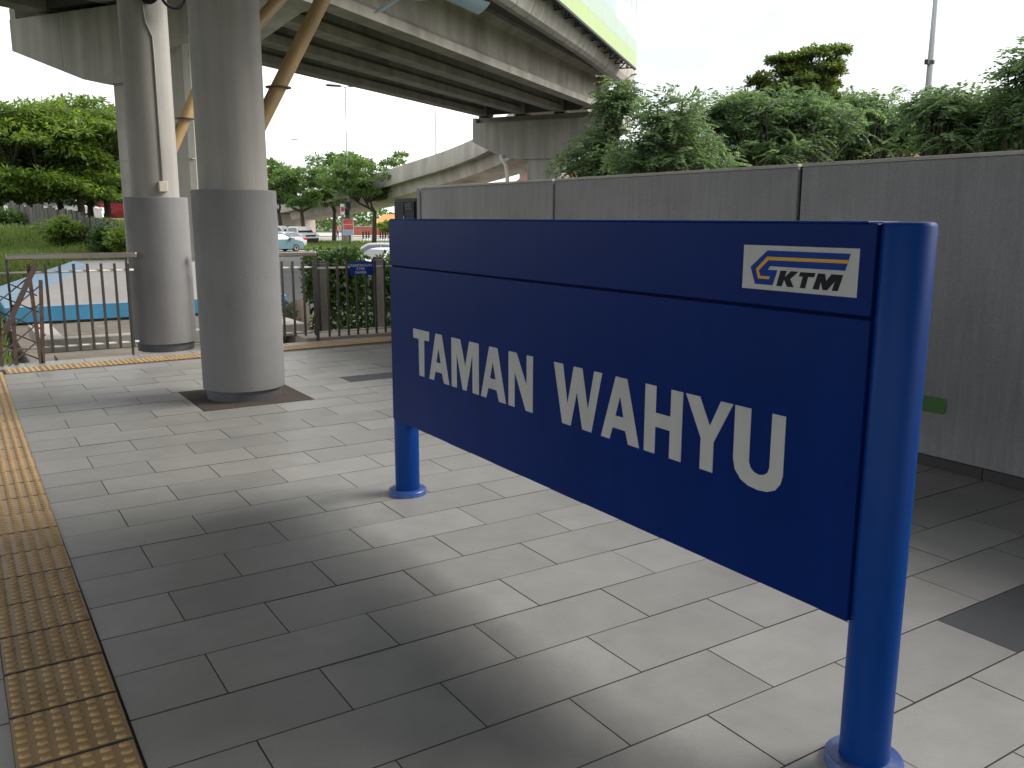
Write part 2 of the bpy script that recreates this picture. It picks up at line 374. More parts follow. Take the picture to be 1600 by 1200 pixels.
# dark square mat at the near column's foot
mt = MB(); mt.box(PAD[0]+.004, PAD[1]-.004, PAD[2]+.004, PAD[3]-.004, -.03, .004, c=.002)
tag(mt.build('column_pad', m_mat), 'dark brown square pad of fine gravel around the near column foot', 'pad')

# ------------------------------------------------------------------ boundary wall on the right
wl = thing('boundary_wall', 'grey rough rendered concrete wall with vertical joints along the right of the platform', 'wall', (5.1, 4, 0))
joints = [9.93, 7.08, 4.15, 1.22, -1.71]
for a, b in zip(joints[1:], joints[:-1]):
    o = MB().box(5.0, 5.18, a+.017, b-.017, -.02, 1.845, c=.008).build('wall_panel', m_wall, wl)
    MB().box(4.992, 5.19, a+.017, b-.017, 1.846, 1.868, c=.004).build('coping', m_wtop, o)
MB().box(5.03, 5.15, -1.6, 10.02, -.02, 1.85).build('joint_backing', m_black, wl)
MB().box(5.0, 5.18, 9.955, 10.04, -.02, 1.862, c=.006).build('end_pier', m_wall, wl)
for k in range(14):
    y = 9.9 - (k+1)*.602
    MB().box(4.972, 4.999, y+.002, y+.600, -.02, .064, c=.003).build('skirting_tile', m_skirt, wl)
st = MB(); pts = []
for cx_, cy_, a0 in ((3.145, .415, 0), (2.965, .415, 90), (2.965, .345, 180), (3.145, .345, 270)):
    # corners listed anticlockwise as seen from the platform
    pts += [(cx_+.014*math.cos(R_(a0+t)), cy_+.014*math.sin(R_(a0+t))) for t in (0, 45, 90)]
st.prism(pts, lambda a, b: Vector((4.9985, a, b)), lambda a, b: Vector((4.994, a, b)))
tag(st.build('wall_sticker', m_green), 'small green rounded rectangular sticker low on the grey wall', 'sticker')
# dark cabinet beyond the wall end
cb = thing('metal_cabinet', 'dark navy metal cabinet standing at the far end of the grey wall', 'cabinet', (5.3, 10.4, 0.04))
MB().box(5.02, 5.5, 10.10, 10.72, .04, 1.74, c=.01).build('body', m_black, cb)
MB().box(5.002, 5.019, 10.12, 10.40, .10, 1.70, c=.004).build('door', M('cabinet_door', (.010, .013, .022), .5, .2, 5, spec=.15), cb)
MB().box(5.002, 5.019, 10.42, 10.70, .10, 1.70, c=.004).build('door', bpy.data.materials['cabinet_door'], cb)
MB().box(4.985, 5.001, 10.385, 10.395, 1.30, 1.52, c=.002).build('handle', m_steel, cb)
for k in range(3): MB().box(4.993, 5.001, 10.16+k*.01, 10.36+k*.01, 1.60+k*.028, 1.612+k*.028).build('louvre', m_ring, cb)

# ------------------------------------------------------------------ station name sign
XF = 1.953
sg = thing('station_sign', 'blue station name board on two round posts reading TAMAN WAHYU', 'sign', (2.02, 2.8, 0))
def half_panel(z0, z1, y0, y1, name, mat):
    return MB().box(XF, 2.087, y0, y1, z0, z1, c=.003).build(name, mat, sg)
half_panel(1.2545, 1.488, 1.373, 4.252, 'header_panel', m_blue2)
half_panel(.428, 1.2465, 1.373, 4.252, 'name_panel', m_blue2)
MB().box(XF+.012, 2.075, 1.372, 4.245, .44, 1.484).build('core', m_bluedk, sg)
MB().box(XF+.001, 2.086, 1.402, 4.24, 1.4882, 1.4935, c=.002).build('top_trim', m_blue, sg)
def post(y, ztop):
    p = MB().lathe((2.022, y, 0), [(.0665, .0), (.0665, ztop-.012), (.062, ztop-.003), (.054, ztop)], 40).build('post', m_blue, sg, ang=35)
    MB().lathe((2.022, y, 0), [(.104, .0), (.104, .024), (.101, .028), (.094, .030), (.068, .030)], 40).build('flange', m_flange, p, ang=35)
post(1.333, 1.492); post(4.232, .60)
ZT, ZB = .949, .7165
LET = {
 'T': [[(3.983, 1), (3.809, 1), (3.811, .902), (3.863, .902), (3.866, 0), (3.922, 0), (3.924, .902), (3.984, .902)]],
 'A': [[(3.742, 1), (3.677, 1), (3.606, 0), (3.662, 0), (3.679, .762), (3.747, .762), (3.764, 0), (3.813, 0)], [(3.713, .882), (3.690, .809), (3.736, .809)]],
 'M': [[(3.583, 1), (3.497, 1), (3.453, .829), (3.414, 1), (3.329, 1), (3.329, 0), (3.386, 0), (3.386, .893), (3.442, 0), (3.477, 0), (3.533, .88), (3.533, 0), (3.583, 0)]],
 'A.': [[(3.239, 1), (3.171, 1), (3.101, 0), (3.158, 0), (3.178, .763), (3.246, .763), (3.265, 0), (3.312, 0)], [(3.209, .884), (3.186, .809), (3.232, .809)]],
 'N': [[(3.081, 1), (3.019, 1), (2.943, .825), (2.943, 1), (2.897, 1), (2.897, 0), (2.948, 0), (3.033, .866), (3.033, 0), (3.081, 0)]],
 'W': [[(2.751, 1), (2.690, 1), (2.658, .799), (2.621, 1), (2.567, 1), (2.530, .799), (2.496, 1), (2.449, 1), (2.506, 0), (2.562, 0), (2.599, .853), (2.636, 0), (2.691, 0)]],
 'A..': [[(2.372, 1), (2.309, 1), (2.237, 0), (2.296, 0), (2.313, .762), (2.383, .762), (2.399, 0), (2.449, 0)], [(2.345, .883), (2.324, .808), (2.369, .808)]],
 'H': [[(2.213, 1), (2.158, 1), (2.158, .858), (2.086, .858), (2.086, 1), (2.031, 1), (2.031, 0), (2.087, 0), (2.087, .810), (2.158, .810), (2.158, 0), (2.213, 0)]],
 'Y': [[(2.018, 1), (1.955, 1), (1.908, .863), (1.866, 1), (1.815, 1), (1.889, .815), (1.889, 0), (1.945, 0), (1.945, .817)]],
 'U': [[(1.807, 1), (1.744, 1), (1.743, .788), (1.735, .771), (1.722, .761), (1.703, .757), (1.685, .761), (1.671, .771), (1.665, .788), (1.665, 1), (1.616, 1), (1.615, .775), (1.622, .748), (1.640, .726), (1.668, .714), (1.703, .710), (1.742, .714), (1.772, .726), (1.797, .752), (1.806, .785)]],
}
def flat_shape(loops, x0, x1, name, mat, parent):
    """a flat cut-out standing x0-x1 proud of the sign face"""
    pol = [[Vector((0, a, b)) for a, b in lp] for lp in loops]
    tris = tessellate_polygon(pol); allp = [v for lp in pol for v in lp]; n = len(allp)
    V = [(x1, v.y, v.z) for v in allp] + [(x0, v.y, v.z) for v in allp]
    F = [tuple(t) for t in tris]; b = 0
    for lp in pol:
        m = len(lp); F += [(b+i, b+(i+1) % m, n+b+(i+1) % m, n+b+i) for i in range(m)]; b += m
    return MB().add(V, F).build(name, mat, parent)
zz = lambda t: ZT if t == 1 else ZB if t == 0 else t
for ch, loops in LET.items():
    flat_shape([[(a, zz(b)) for a, b in lp] for lp in loops], XF+.0005, XF-.0012, 'letter', m_letter, sg)
lp_ = flat_shape([[(1.8045, 1.4245), (1.417, 1.4245), (1.417, 1.3), (1.8045, 1.3)]], XF+.0005, XF-.001, 'logo_plate', m_letter, sg)
flat_shape([[(1.7162, 1.411), (1.443, 1.411), (1.456, 1.367), (1.7042, 1.367), (1.7122, 1.357), (1.6773, 1.357), (1.6919, 1.3145), (1.7564, 1.3145), (1.7757, 1.362)]], XF-.0008, XF-.0017, 'logo_emblem', m_logob, lp_)
flat_shape([[(1.7163, 1.3935), (1.4472, 1.3945), (1.4498, 1.3855), (1.7107, 1.3838), (1.7443, 1.3533), (1.7367, 1.3385), (1.7025, 1.3385), (1.7052, 1.3306), (1.745, 1.3306), (1.7549, 1.3573)]], XF-.0012, XF-.0022, 'logo_stripe', m_logoy, lp_)
for lt in ([(1.6666, 1.357), (1.6442, 1.357), (1.6507, 1.3393), (1.6304, 1.357), (1.6046, 1.357), (1.6315, 1.3349), (1.6176, 1.3135), (1.6409, 1.3135), (1.6521, 1.3326), (1.6592, 1.3135), (1.6781, 1.3135)],
           [(1.5984, 1.3563), (1.5478, 1.3563), (1.5525, 1.3443), (1.5716, 1.3443), (1.579, 1.3132), (1.5971, 1.3132), (1.5894, 1.3443), (1.6023, 1.3443)],
           [(1.54, 1.3558), (1.5174, 1.3558), (1.5129, 1.3377), (1.4968, 1.3558), (1.4611, 1.3558), (1.4746, 1.3128), (1.4932, 1.3128), (1.4853, 1.3373), (1.5084, 1.3128), (1.5223, 1.3128), (1.53, 1.3346), (1.534, 1.3128), (1.5547, 1.3128)]):
    flat_shape([lt], XF-.0008, XF-.0017, 'letter', m_logok, lp_)

# ------------------------------------------------------------------ round columns
def column(loc, label, height, near):
    c = thing('round_column', label, 'column', loc, 'round columns of the canopy')
    x, y, _ = loc
    MB().lathe((x, y, 0), [(.305, .0), (.305, .094), (.2, .094)], 48).build('base_ring', m_ring, c, ang=35)
    MB().lathe((x, y, 0), [(.26, .09), (.332, .09), (.335, .094), (.335, 1.708), (.331, 1.713), (.268, 1.713)], 64).build('sleeve', m_sleeve, c, ang=35)
    MB().lathe((x, y, 0), [(.272 if near else .25, 1.70), (.272 if near else .25, height)], 48).build('shaft', m_shaft, c, ang=35)
    if not near:
        cd_ = MB(); px_, py_ = x+.03, y-.25
        cd_.tube([(px_-.07, py_-.002, 4.4), (px_-.07, py_-.002, 3.62), (px_-.055, py_-.004, 3.52), (px_, py_-.008, 3.38), (px_+.004, py_-.008, 3.2), (px_, py_-.008, 1.86)], .009, 8).build('conduit', m_shaft, c, smooth=True)
        MB().box(px_-.045, px_+.045, py_-.05, py_+.012, 1.77, 1.88, c=.006).build('junction_box', M('box_cream', (.55, .50, .40), .5, .06, 5), c)
    # clamp-on lamp near the top
    sx, sz = (x+.17, 3.30) if near else (x-.0, 3.76)
    a = MB(); a.tube([(sx, y-.22, sz+.12), (sx, y-.30, sz+.06), (sx+.01, y-.36, sz)], [.04, .085, .09], 14).build('speaker', m_black, c, smooth=True)
    return c
column((2.03, 7.41, 0), 'nearer round grey column with wide lower sleeve standing on a dark square pad', 4.6, True)
c2 = column((2.04, 10.62, 0), 'farther round grey column with a conduit and box, standing in the railing line', 4.6, False)
lo = MB(); ringp = [(2.29+.125*math.cos(t), 10.25, 3.81+.135*math.sin(t)) for t in [k*math.pi/12 for k in range(25)]]
lo.tube(ringp, .018, 8).build('cable_loop', m_black, c2, smooth=True)

# ------------------------------------------------------------------ canopy overhead, its tan struts and the fan
cn = thing('station_canopy', 'dark platform canopy roof on tan tube struts, only its struts showing', 'canopy', (2.0, 2.0, 4.3))
def roof(x0, x1, y0, y1, z):
    mb = MB(); n = int((y1-y0)/.25)
    V = []; F = []
    for k in range(n+1):
        y = y0+(y1-y0)*k/n; dz = .03*(k % 2)
        V += [(x0, y, z+dz), (x1, y, z+dz), (x0, y, z+.02+dz), (x1, y, z+.02+dz)]
    for k in range(n):
        b = k*4; F += [(b, b+1, b+5, b+4), (b+2, b+6, b+7, b+3)]
    mb.add(V, F).build('roof_sheet', m_roofu, cn)
roof(-6., 3.2, -22, 10.6, 4.62); roof(3.2, 6.0, -22, 8.2, 4.62)  # unseen roof; its reach left and backwards is set to limit fill light
for y in (-7.5, -4.2, -.9, 2.4, 5.7): MB().bar((-5.9, y, 4.52), (6.1, y, 4.52), .12, .16).build('rafter', m_tan, cn)
for y in (7.41, 10.4): MB().bar((-5.9, y, 4.52), (2.7, y, 4.52), .12, .16).build('rafter', m_tan, cn)
def strut(a, b, fl):
    a, b = Vector(a), Vector(b)
    s = MB().tube([a, b], .062, 20).build('strut', m_tan, cn, ang=40)
    p = a.lerp(b, fl)
    MB().lathe((p.x, p.y, p.z), [(.062, -.004), (.105, -.004), (.105, .006), (.062, .006)], 24).build('strut_flange', m_gatebr, s, ang=40)
strut((2.20, 7.45, 2.10), (3.05, 7.45, 3.62), .30)
strut((2.22, 10.64, 2.18), (2.98, 10.64, 3.75), .26)
MB().tube([(3.05, 7.45, 3.62), (3.15, 7.45, 4.5)], .06, 16).build('strut', m_tan, cn, ang=40)
MB().tube([(2.25, 7.9, 2.92), (3.05, 8.3, 3.75)], .055, 16).build('strut', m_tan, cn, ang=40)
# ceiling fan
fan = thing('ceiling_fan', 'pale blue grey ceiling fan whose blades dip into the top of view', 'fan', dl(7.04, -.70, 4.55))
fc = dl(7.04, -.70, 3.21)
MB().lathe(fc, [(.03, -.09), (.09, -.08), (.13, -.03), (.13, .05), (.08, .09), (.02, .11), (.014, .14), (.014, 1.26)], 28).build('motor', m_fan, fan, ang=40)
for k in range(5):
    a = R_(-31.7+72*k*.98); d = (FH*math.cos(a)+RH*math.sin(a)); q = Vector((d.y, -d.x, 0)); up = Vector((0, 0, 1))
    pitch = q*math.cos(.5) + up*math.sin(.5); rings = []
    for r, w_, dr in ((.10, .05, 0), (.2, .055, 0), (.26, .085, -.005), (.5, .125, -.015), (.74, .155, -.03)):
        c = fc + d*r + up*dr; nn = d.cross(pitch).normalized()
        rings.append([c-pitch*w_/2, c-pitch*w_*.2+nn*.012, c+pitch*w_*.2+nn*.012, c+pitch*w_/2, c+pitch*w_*.2-nn*.016, c-pitch*w_*.2-nn*.016])
    MB().loft(rings).build('blade', m_fan, fan, ang=30)

# ------------------------------------------------------------------ railing at the platform end
rl = thing('platform_railing', 'steel railing with wide handrail and dark upright bars at the platform end', 'railing', (1.1, 10.33, 0))
YR = 10.33
def hrail(x0, x1, zt, y=YR):
    MB().box(x0, x1, y-.03, y+.03, zt-.058, zt, c=.012).build('handrail', m_hrail, rl)
hrail(.50, 1.74, 1.122); hrail(2.35, 2.52, 1.11); hrail(2.6, 3.775, 1.094)
def rail_run(x0, x1, zt, zb, r=.0125):
    MB().tube([(x0, YR, zt), (x1, YR, zt)], r, 8).build('rail', m_rail, rl, smooth=True)
    MB().tube([(x0, YR, zb), (x1, YR, zb)], r, 8).build('rail', m_rail, rl, smooth=True)
rail_run(.2, 1.70, .932, .147); rail_run(2.36, 3.77, .905, .12); rail_run(3.775, 5.0, .888, .104)
bmesh_bar = None
def ubar(x, z0, z1, w=.028, nm='upright_bar', mat=m_bar, y=YR-.019, dp=.012):
    MB().box(x-w/2, x+w/2, y-dp/2, y+dp/2, z0, z1, c=.002).build(nm, mat, rl)
for k in range(7): ubar(.846+k*.1325, .09, 1.018-.002*k)
for k in range(3): ubar(2.42+k*.13, .08, 1.0)
for k in range(8): ubar(2.82+k*.13, .075, .985)
for k in range(9): ubar(3.905+k*.126, .045, .967)
for x, zt in ((.502, 1.07), (1.63, 1.07), (3.76, 1.04)):
    ubar(x, 0., zt, .022 if x < 3 else .03, 'post', m_bar, YR, .04)
# folded scissor gate at the left end
gt = thing('scissor_gate', 'folded rusty brown scissor gate at the left end of the railing', 'gate', (.45, 10.22, 0))
for x, lean, zt in ((.715, -.03, 1.03), (.735, .05, .86), (.49, .02, .62), (.36, .03, .95)):
    MB().bar((x, 10.22, .0), (x+lean, 10.22, zt), .035, .045, up=(0, 1, 0)).build('upright', m_gatebr, gt)
for k in range(5):
    z = .12+k*.17
    MB().bar((.25, 10.195, z-.26), (.78, 10.195, z+.18), .012, .026, up=(0, 1, 0)).build('lattice_bar', m_gatebr, gt)
    MB().bar((.30, 10.245, z+.14), (.74, 10.245, z-.10), .012, .026, up=(0, 1, 0)).build('lattice_bar', m_gatebr, gt)
MB().bar((.42, 10.17, .36), (.755, 10.17, 1.03), .05, .05, up=(0, 1, 0)).build('stay', m_gatebr, gt)
# staff notice on the railing
ns = thing('notice_board', 'small blue notice on the railing reading KAKITANGAN KTMB SAHAJA', 'sign', (4.345, YR-.04, .79))
MB().box(4.186, 4.505, YR-.046, YR-.040, .790, .957, c=.002).build('plate', m_logob, ns)
def text(body, x, z, h, mat, y):
    cu = bpy.data.curves.new('t', 'FONT'); cu.body = body; cu.size = h/.72; cu.align_x = 'CENTER'; cu.offset = .0012; cu.extrude = .0006
    t = bpy.data.objects.new('t', cu); COL.objects.link(t); dg = bpy.context.evaluated_depsgraph_get()
    me = bpy.data.meshes.new_from_object(t.evaluated_get(dg)); bpy.data.objects.remove(t)
    me.transform(Matrix.Translation((x, y, z)) @ Matrix.Rotation(math.pi/2, 4, 'X'))
    me.transform(Matrix.Translation(-WL[ns.name])); me.materials.clear(); me.materials.append(mat)
    link(bpy.data.objects.new('lettering', me), ns, WL[ns.name])
text('KAKITANGAN', 4.34, .897, .032, m_letter, YR-.0468); text('KTMB', 4.33, .857, .030, m_letter, YR-.0468); text('SAHAJA', 4.33, .811, .032, m_letter, YR-.0468)

# ------------------------------------------------------------------ low wall round the pier pit, pier plinth
lw = thing('low_wall', 'low pale concrete upstand wall with flat top just behind the railing', 'wall', (2.4, 11.4, -.8))
MB().box(.80, 3.95, 11.28, 11.46, -.05, .112, c=.012).build('front_wall', m_lowc, lw)
MB().box(.80, 1.06, 11.465, 13.0, -.05, .113, c=.012).build('side_wall', m_lowc, lw)
MB().box(3.50, 3.95, 11.465, 13.0, -.05, .113, c=.012).build('side_wall', m_lowc, lw)
MB().box(1.07, 3.49, 11.47, 13.0, -1.2, -.30).build('footing', m_lowb, lw)
MB().box(.82, 6.0, 13.01, 18.70, -1.35, -.50, c=.02).build('pit_slab', m_lowb, lw)
pl = thing('pier_plinth', 'concrete pier plinth with pyramid top, blue rim and light blue edges', 'plinth', (3.45, 21.2, -.6))
q0, q1, r0, r1 = .80, 6.10, 18.6, 23.9
MB().box(q0, q1, r0, r1, -.45, -.168, c=.01).build('rim', m_pblue, pl)
MB().box(q0+.12, q1-.12, r0+.12, r1-.12, -1.4, -.451).build('footing', m_lowb, pl)
pq = [(q0+.02, r0+.02), (q1-.02, r0+.02), (q1-.02, r1-.02), (q0+.02, r1-.02)]
pt = [(2.45, 20.1), (5.2, 20.1), (5.2, 22.6), (2.45, 22.6)]
PB = [Vector((a, b, -.166)) for a, b in pq]; PT = [Vector((a, b, .50)) for a, b in pt]
for k, mt_ in enumerate((m_plinth, m_plblue, m_plinth, m_plblue)):
    j = (k+1) % 4; ctr = (PB[k]+PB[j])/2; dn = Vector((0, 0, -.12))
    MB().loft([[PB[k], PB[j], PT[j], PT[k]], [v+dn for v in (PB[k], PB[j], PT[j], PT[k])]]).build('sloped_face', mt_, pl)
MB().add(PT+[v-Vector((0, 0, .1)) for v in PT], [(0, 1, 2, 3), (4, 7, 6, 5), (0, 4, 5, 1), (1, 5, 6, 2), (2, 6, 7, 3), (3, 7, 4, 0)]).build('plateau', m_plinth, pl)
rs = lambda t, e: PB[0].lerp(PB[1], t).lerp(PT[0].lerp(PT[1], t), e)+Vector((0, -.004, .012))
MB().loft([[rs(.36, .62), rs(.58, .62), rs(.54, .93), rs(.38, .93)], [v-Vector((0, 0, .05)) for v in (rs(.36, .62), rs(.58, .62), rs(.54, .93), rs(.38, .93))]]).build('hatch', m_lowc, pl)
MB().box(q0, q1, r0-.004, r0+.14, -.167, -.15, c=.003).build('rim_edge', m_plblue, pl)

# ------------------------------------------------------------------ road viaduct
def frame(D, lat, hd):
    h = R_(hd); t = FH*math.cos(h)+RH*math.sin(h); return dl(D, lat), t, Vector((t.y, -t.x, 0))
F1 = frame(20.55, -8.1, 25.7); F2 = frame(46.5, 1.46, 28.0)       # front faces of the two pier heads
def FV(F, u, s, z): return F[0] + F[1]*u + F[2]*s + Vector((0, 0, z))
vd = thing('road_viaduct', 'concrete road viaduct with deep girders crossing overhead on hammerhead piers', 'viaduct', F1[0])
def pier(F, prof, sh0, sh1, gs, sc=0., hw=.92, zt=6.42, zs=6.80):
    VV = lambda u, s, z: FV(F, u, s, z)
    pr = MB(); ht = .80; c = .95
    pr.prism([(-hw, -ht+.1), (-hw+.1, -ht), (hw-.1, -ht), (hw, -ht+.1), (hw, ht-.1), (hw-.1, ht), (-hw+.1, ht), (-hw, ht-.1)], lambda a, b: VV(c+b, a+sc, -1.3), lambda a, b: VV(c+b, a+sc, 6.1 if sc else 4.6))
    p = pr.build('pier', m_conc, vd)
    MB().prism([(-hw-.004, -ht-.004), (hw+.004, -ht-.004), (hw+.004, ht+.004), (-hw-.004, ht+.004)], lambda a, b: VV(c+b, a+sc, 2.78), lambda a, b: VV(c+b, a+sc, 2.80)).build('pour_joint', m_gird, p)
    ch = MB(); lt = -prof[0][0]; rt = max(q[0] for q in prof)
    ch.prism(prof, lambda a, b: VV(0, a, b), lambda a, b: VV(1.9, a, b)); ch.build('crosshead', m_conc, p)
    for s in (-lt*.62, -lt*.2, rt*.35): MB().prism([(s-.012, 4.9), (s+.012, 4.9), (s+.012, zt-.02), (s-.012, zt-.02)], lambda a, b: VV(-.004, a, b), lambda a, b: VV(.01, a, b)).build('rust_seam', m_gird, p)
    MB().prism([(-lt, zt+.001), (-lt+.2, zt+.001), (-lt+.2, zt+.26), (-lt, zt+.26)], lambda a, b: VV(.02, a, b), lambda a, b: VV(1.88, a, b)).build('end_upstand', m_conc, p)
    MB().prism([(sh0, zt+.002), (sh1, zt+.002), (sh1, zs-.08), (sh0, zs-.08)], lambda a, b: VV(.35, a, b), lambda a, b: VV(1.55, a, b)).build('bearing_shelf', m_gird, p)
    for s in gs:
        for du in (.55, 1.35): MB().prism([(s-.3, zs-.079), (s+.3, zs-.079), (s+.3, zs-.005), (s-.3, zs-.005)], lambda a, b: VV(du-.2, a, b), lambda a, b: VV(du+.2, a, b)).build('bearing', m_black, p)
    return p
GS1, GS2 = (3.0, 1.0, -1.2, -3.5), (2.95, .85, -1.35, -3.6)
DROP = -.50          # the deck falls towards the near pier
pier(F1, [(-4.58, 5.47), (-2.18, 4.66), (-1.5, 4.52), (-.75, 4.50), (-.4, 4.70), (2.75, 6.05), (3.35, 6.12), (3.35, 6.19), (-4.58, 6.19)], -4.2, 3.3, GS1, -.27, 1.2, 6.19, 6.80+DROP)
p2 = pier(F2, [(-4.07, 5.46), (-2.3, 4.62), (-1.3, 4.50), (.9, 4.48), (1.97, 4.95), (4.2, 5.85), (4.2, 6.42), (-4.07, 6.42)], -3.9, 3.8, GS2)
def beam(A, B, prof, mb, za=0., zb=0.):
    d = (B-A); d.z = 0; d.normalize(); n = Vector((d.y, -d.x, 0))
    mb.prism(prof, lambda a, b: A+n*a+Vector((0, 0, b+za)), lambda a, b: B+n*a+Vector((0, 0, b+zb))); return mb
gprof = [(-.29, 6.80), (.29, 6.80), (.29, 7.05), (.11, 7.2), (.11, 8.2), (.45, 8.36), (.45, 8.5), (-.45, 8.5), (-.45, 8.36), (-.11, 8.2), (-.11, 7.2), (-.29, 7.05)]
eprof = [(-.29, 6.80), (.29, 6.80), (.31, 8.5), (-.31, 8.5)]
BACK = F1[1]*-27.
spans = []
for k in range(4):
    a1, b1 = FV(F1, 1.02, GS1[k], 0), FV(F2, .90, GS2[k], 0)
    a0 = FV(F1, .9, GS1[k], 0)+BACK; b0 = FV(F1, .90, GS1[k], 0)
    for A, B, za, zb in ((a0, b0, 2*DROP, DROP), (a1, b1, DROP, 0.)):
        d = (B-A).normalized(); e = (zb-za)*1.4/(B-A).length; gm = MB(); beam(A+d*1.4, B-d*1.4, gprof, gm, za+e, zb-e); beam(A, A+d*1.4, eprof, gm, za, za+e); beam(B-d*1.4, B, eprof, gm, zb-e, zb); gm.build('girder', m_gird, vd)
    spans.append((a1, b1, a0, b0))
for k in range(3):
    for t in (.03, .97):
        for i0 in (0, 2):
            zo_ = DROP*((1-t) if i0 == 0 else (2-t)); A = spans[k][i0].lerp(spans[k][i0+1], t); B = spans[k+1][i0].lerp(spans[k+1][i0+1], t); d = (B-A).normalized()*.2
            MB().add([v+o+Vector((0, 0, z)) for z in (6.83+zo_, 8.49+zo_) for v, o in ((A+d, F1[1]*.1), (B-d, F1[1]*.1), (B-d, F1[1]*-.1), (A+d, F1[1]*-.1))], [(0, 1, 2, 3), (4, 7, 6, 5), (0, 4, 5, 1), (1, 5, 6, 2), (2, 6, 7, 3), (3, 7, 4, 0)]).build('diaphragm', m_soffshade, vd)
near_e = [dl(-7, -11.2), dl(5, -7.2), dl(17, -3.25), dl(26.6, -.08), dl(36.3, 3.12), dl(40.4, 4.33), dl(45.2, 5.7), dl(47.4, 6.25)]
near_e = [p+Vector((-.17, .10, 0)) for p in near_e]
zo = lambda p: DROP*max(0., (47.-p.dot(FH))/26.5)
d3 = (spans[3][1]-spans[3][0]).normalized(); off = F1[2]*-1.3
far_e = [spans[3][2]+off, spans[3][3]+off, spans[3][0].lerp(spans[3][1], .5)+off, spans[3][1]+off+d3*1.5]
def edge_at(P, n):
    L_ = [0]
    for p, q in zip(P[:-1], P[1:]): L_.append(L_[-1]+(q-p).length)
    out = []
    for k in range(n+1):
        x = L_[-1]*k/n; i = max(j for j in range(len(P)-1) if L_[j] <= x+1e-6); out.append(P[i].lerp(P[i+1], (x-L_[i])/(L_[i+1]-L_[i])))
    return out
NE, FE = edge_at(near_e, 24), edge_at(far_e, 24)
MB().loft([[q+Vector((0, 0, 8.51+zo(q))), p+Vector((0, 0, 8.51+zo(p))), p+Vector((0, 0, 8.75+zo(p))), q+Vector((0, 0, 8.75+zo(q)))] for p, q in zip([p-F1[2]*.3 for p in NE], FE)]).build('deck_slab', m_soffshade, vd)
pp = [(-.42, 8.03), (-.10, 7.96), (.06, 8.06), (.18, 8.30), (.245, 8.62), (.26, 8.95), (.26, 9.75), (.0, 9.75), (-.05, 8.77), (-.42, 8.505)]
PE = edge_at(near_e[1:], 30)
for A, B in zip(PE[:-1], PE[1:]):
    d = (B-A).normalized()*.02; beam(A+d, B-d, pp, MB(), zo(A), zo(B)).build('parapet_panel', m_para, vd)
PF = edge_at(far_e, 14)
for A, B in zip(PF[:-1], PF[1:]):
    d = (B-A).normalized()*.02; beam(A+d, B-d, [(-a, b) for a, b in pp], MB(), zo(A), zo(B)).build('parapet_panel', m_para, vd)
# rainwater pipe at the far pier
V2 = lambda s, z, u=-.12: FV(F2, u, s, z)
MB().tube([V2(-2.25, 4.75), V2(-2.25, 4.60), V2(-1.98, 4.2), V2(-1.9, 3.7), V2(-1.9, 1.0)], .10, 10).build('drain_pipe', m_rail, vd, smooth=True)
MB().prism([(-2.12, -1.3), (-1.66, -1.3), (-1.66, 3.0), (-2.12, 3.0)], lambda a, b: V2(a, b, -.3), lambda a, b: V2(a, b, .1)).build('pipe_casing', m_far, vd)

# billboard fixed outside the parapet
bb = thing('billboard', 'green and pale blue advertising hoarding fixed along the viaduct parapet', 'billboard', dl(42.6, 5.6, 8.3))
hb = R_(18.2); TB = FH*math.cos(hb)+RH*math.sin(hb); NB = Vector((TB.y, -TB.x, 0)); B0 = dl(42.6, 5.6)
def BV(t, o, z): return B0 - TB*t + NB*(o-.18) + Vector((0, 0, z))
mg1 = M('hoarding_lime', (.26, .345, .11), .4, .06, .4); mg2 = M('hoarding_mint', (.27, .345, .27), .4, .08, .3); mg3 = M('hoarding_sky', (.28, .355, .385), .4, .10, .25); mg4 = M('hoarding_white', (.36, .39, .40), .4, .08, .25); mg5 = M('hoarding_mark', (.24, .29, .31), .4, .1, .5)
NBP = 11
for k in range(NBP):
    t0, t1 = k*2.4+.004, (k+1)*2.4-.004; lime, mint = .60, .70+.16*k
    pn = MB().add([BV(t0, .30, 8.30), BV(t1, .30, 8.30), BV(t1, .30, 12.8), BV(t0, .30, 12.8), BV(t0, .22, 8.30), BV(t1, .22, 8.30), BV(t1, .22, 12.8), BV(t0, .22, 12.8)],
        [(0, 1, 2, 3), (4, 7, 6, 5), (0, 4, 5, 1), (2, 6, 7, 3), (1, 5, 6, 2), (0, 3, 7, 4)]).build('panel', mg4 if k < 2 else mg3, bb)
    def band(z0, z1, mat, o=.303):
        MB().add([BV(t0, o, z0), BV(t1, o, z0), BV(t1, o, z1), BV(t0, o, z1), BV(t0, o-.002, z0), BV(t1, o-.002, z0), BV(t1, o-.002, z1), BV(t0, o-.002, z1)], [(0, 1, 2, 3), (4, 7, 6, 5), (0, 4, 5, 1), (2, 6, 7, 3), (1, 5, 6, 2), (0, 3, 7, 4)]).build('printed_band', mat, pn)
    band(8.305, 8.30+lime, mg1); band(8.30+lime+.004, 8.30+lime+mint*.8, mg2)
    for q in range(2):
        ta = t0+.3+q*1.1
        MB().add([BV(ta, .304, 10.6), BV(ta+.10, .304, 10.6), BV(ta+.16, .304, 11.8), BV(ta+.05, .304, 11.8)], [(0, 1, 2, 3)]).build('printed_stroke', mg5, pn)
MB().bar(BV(-.1, .24, 8.27), BV(26, .24, 8.27), .10, .07).build('bottom_rail', m_black, bb)
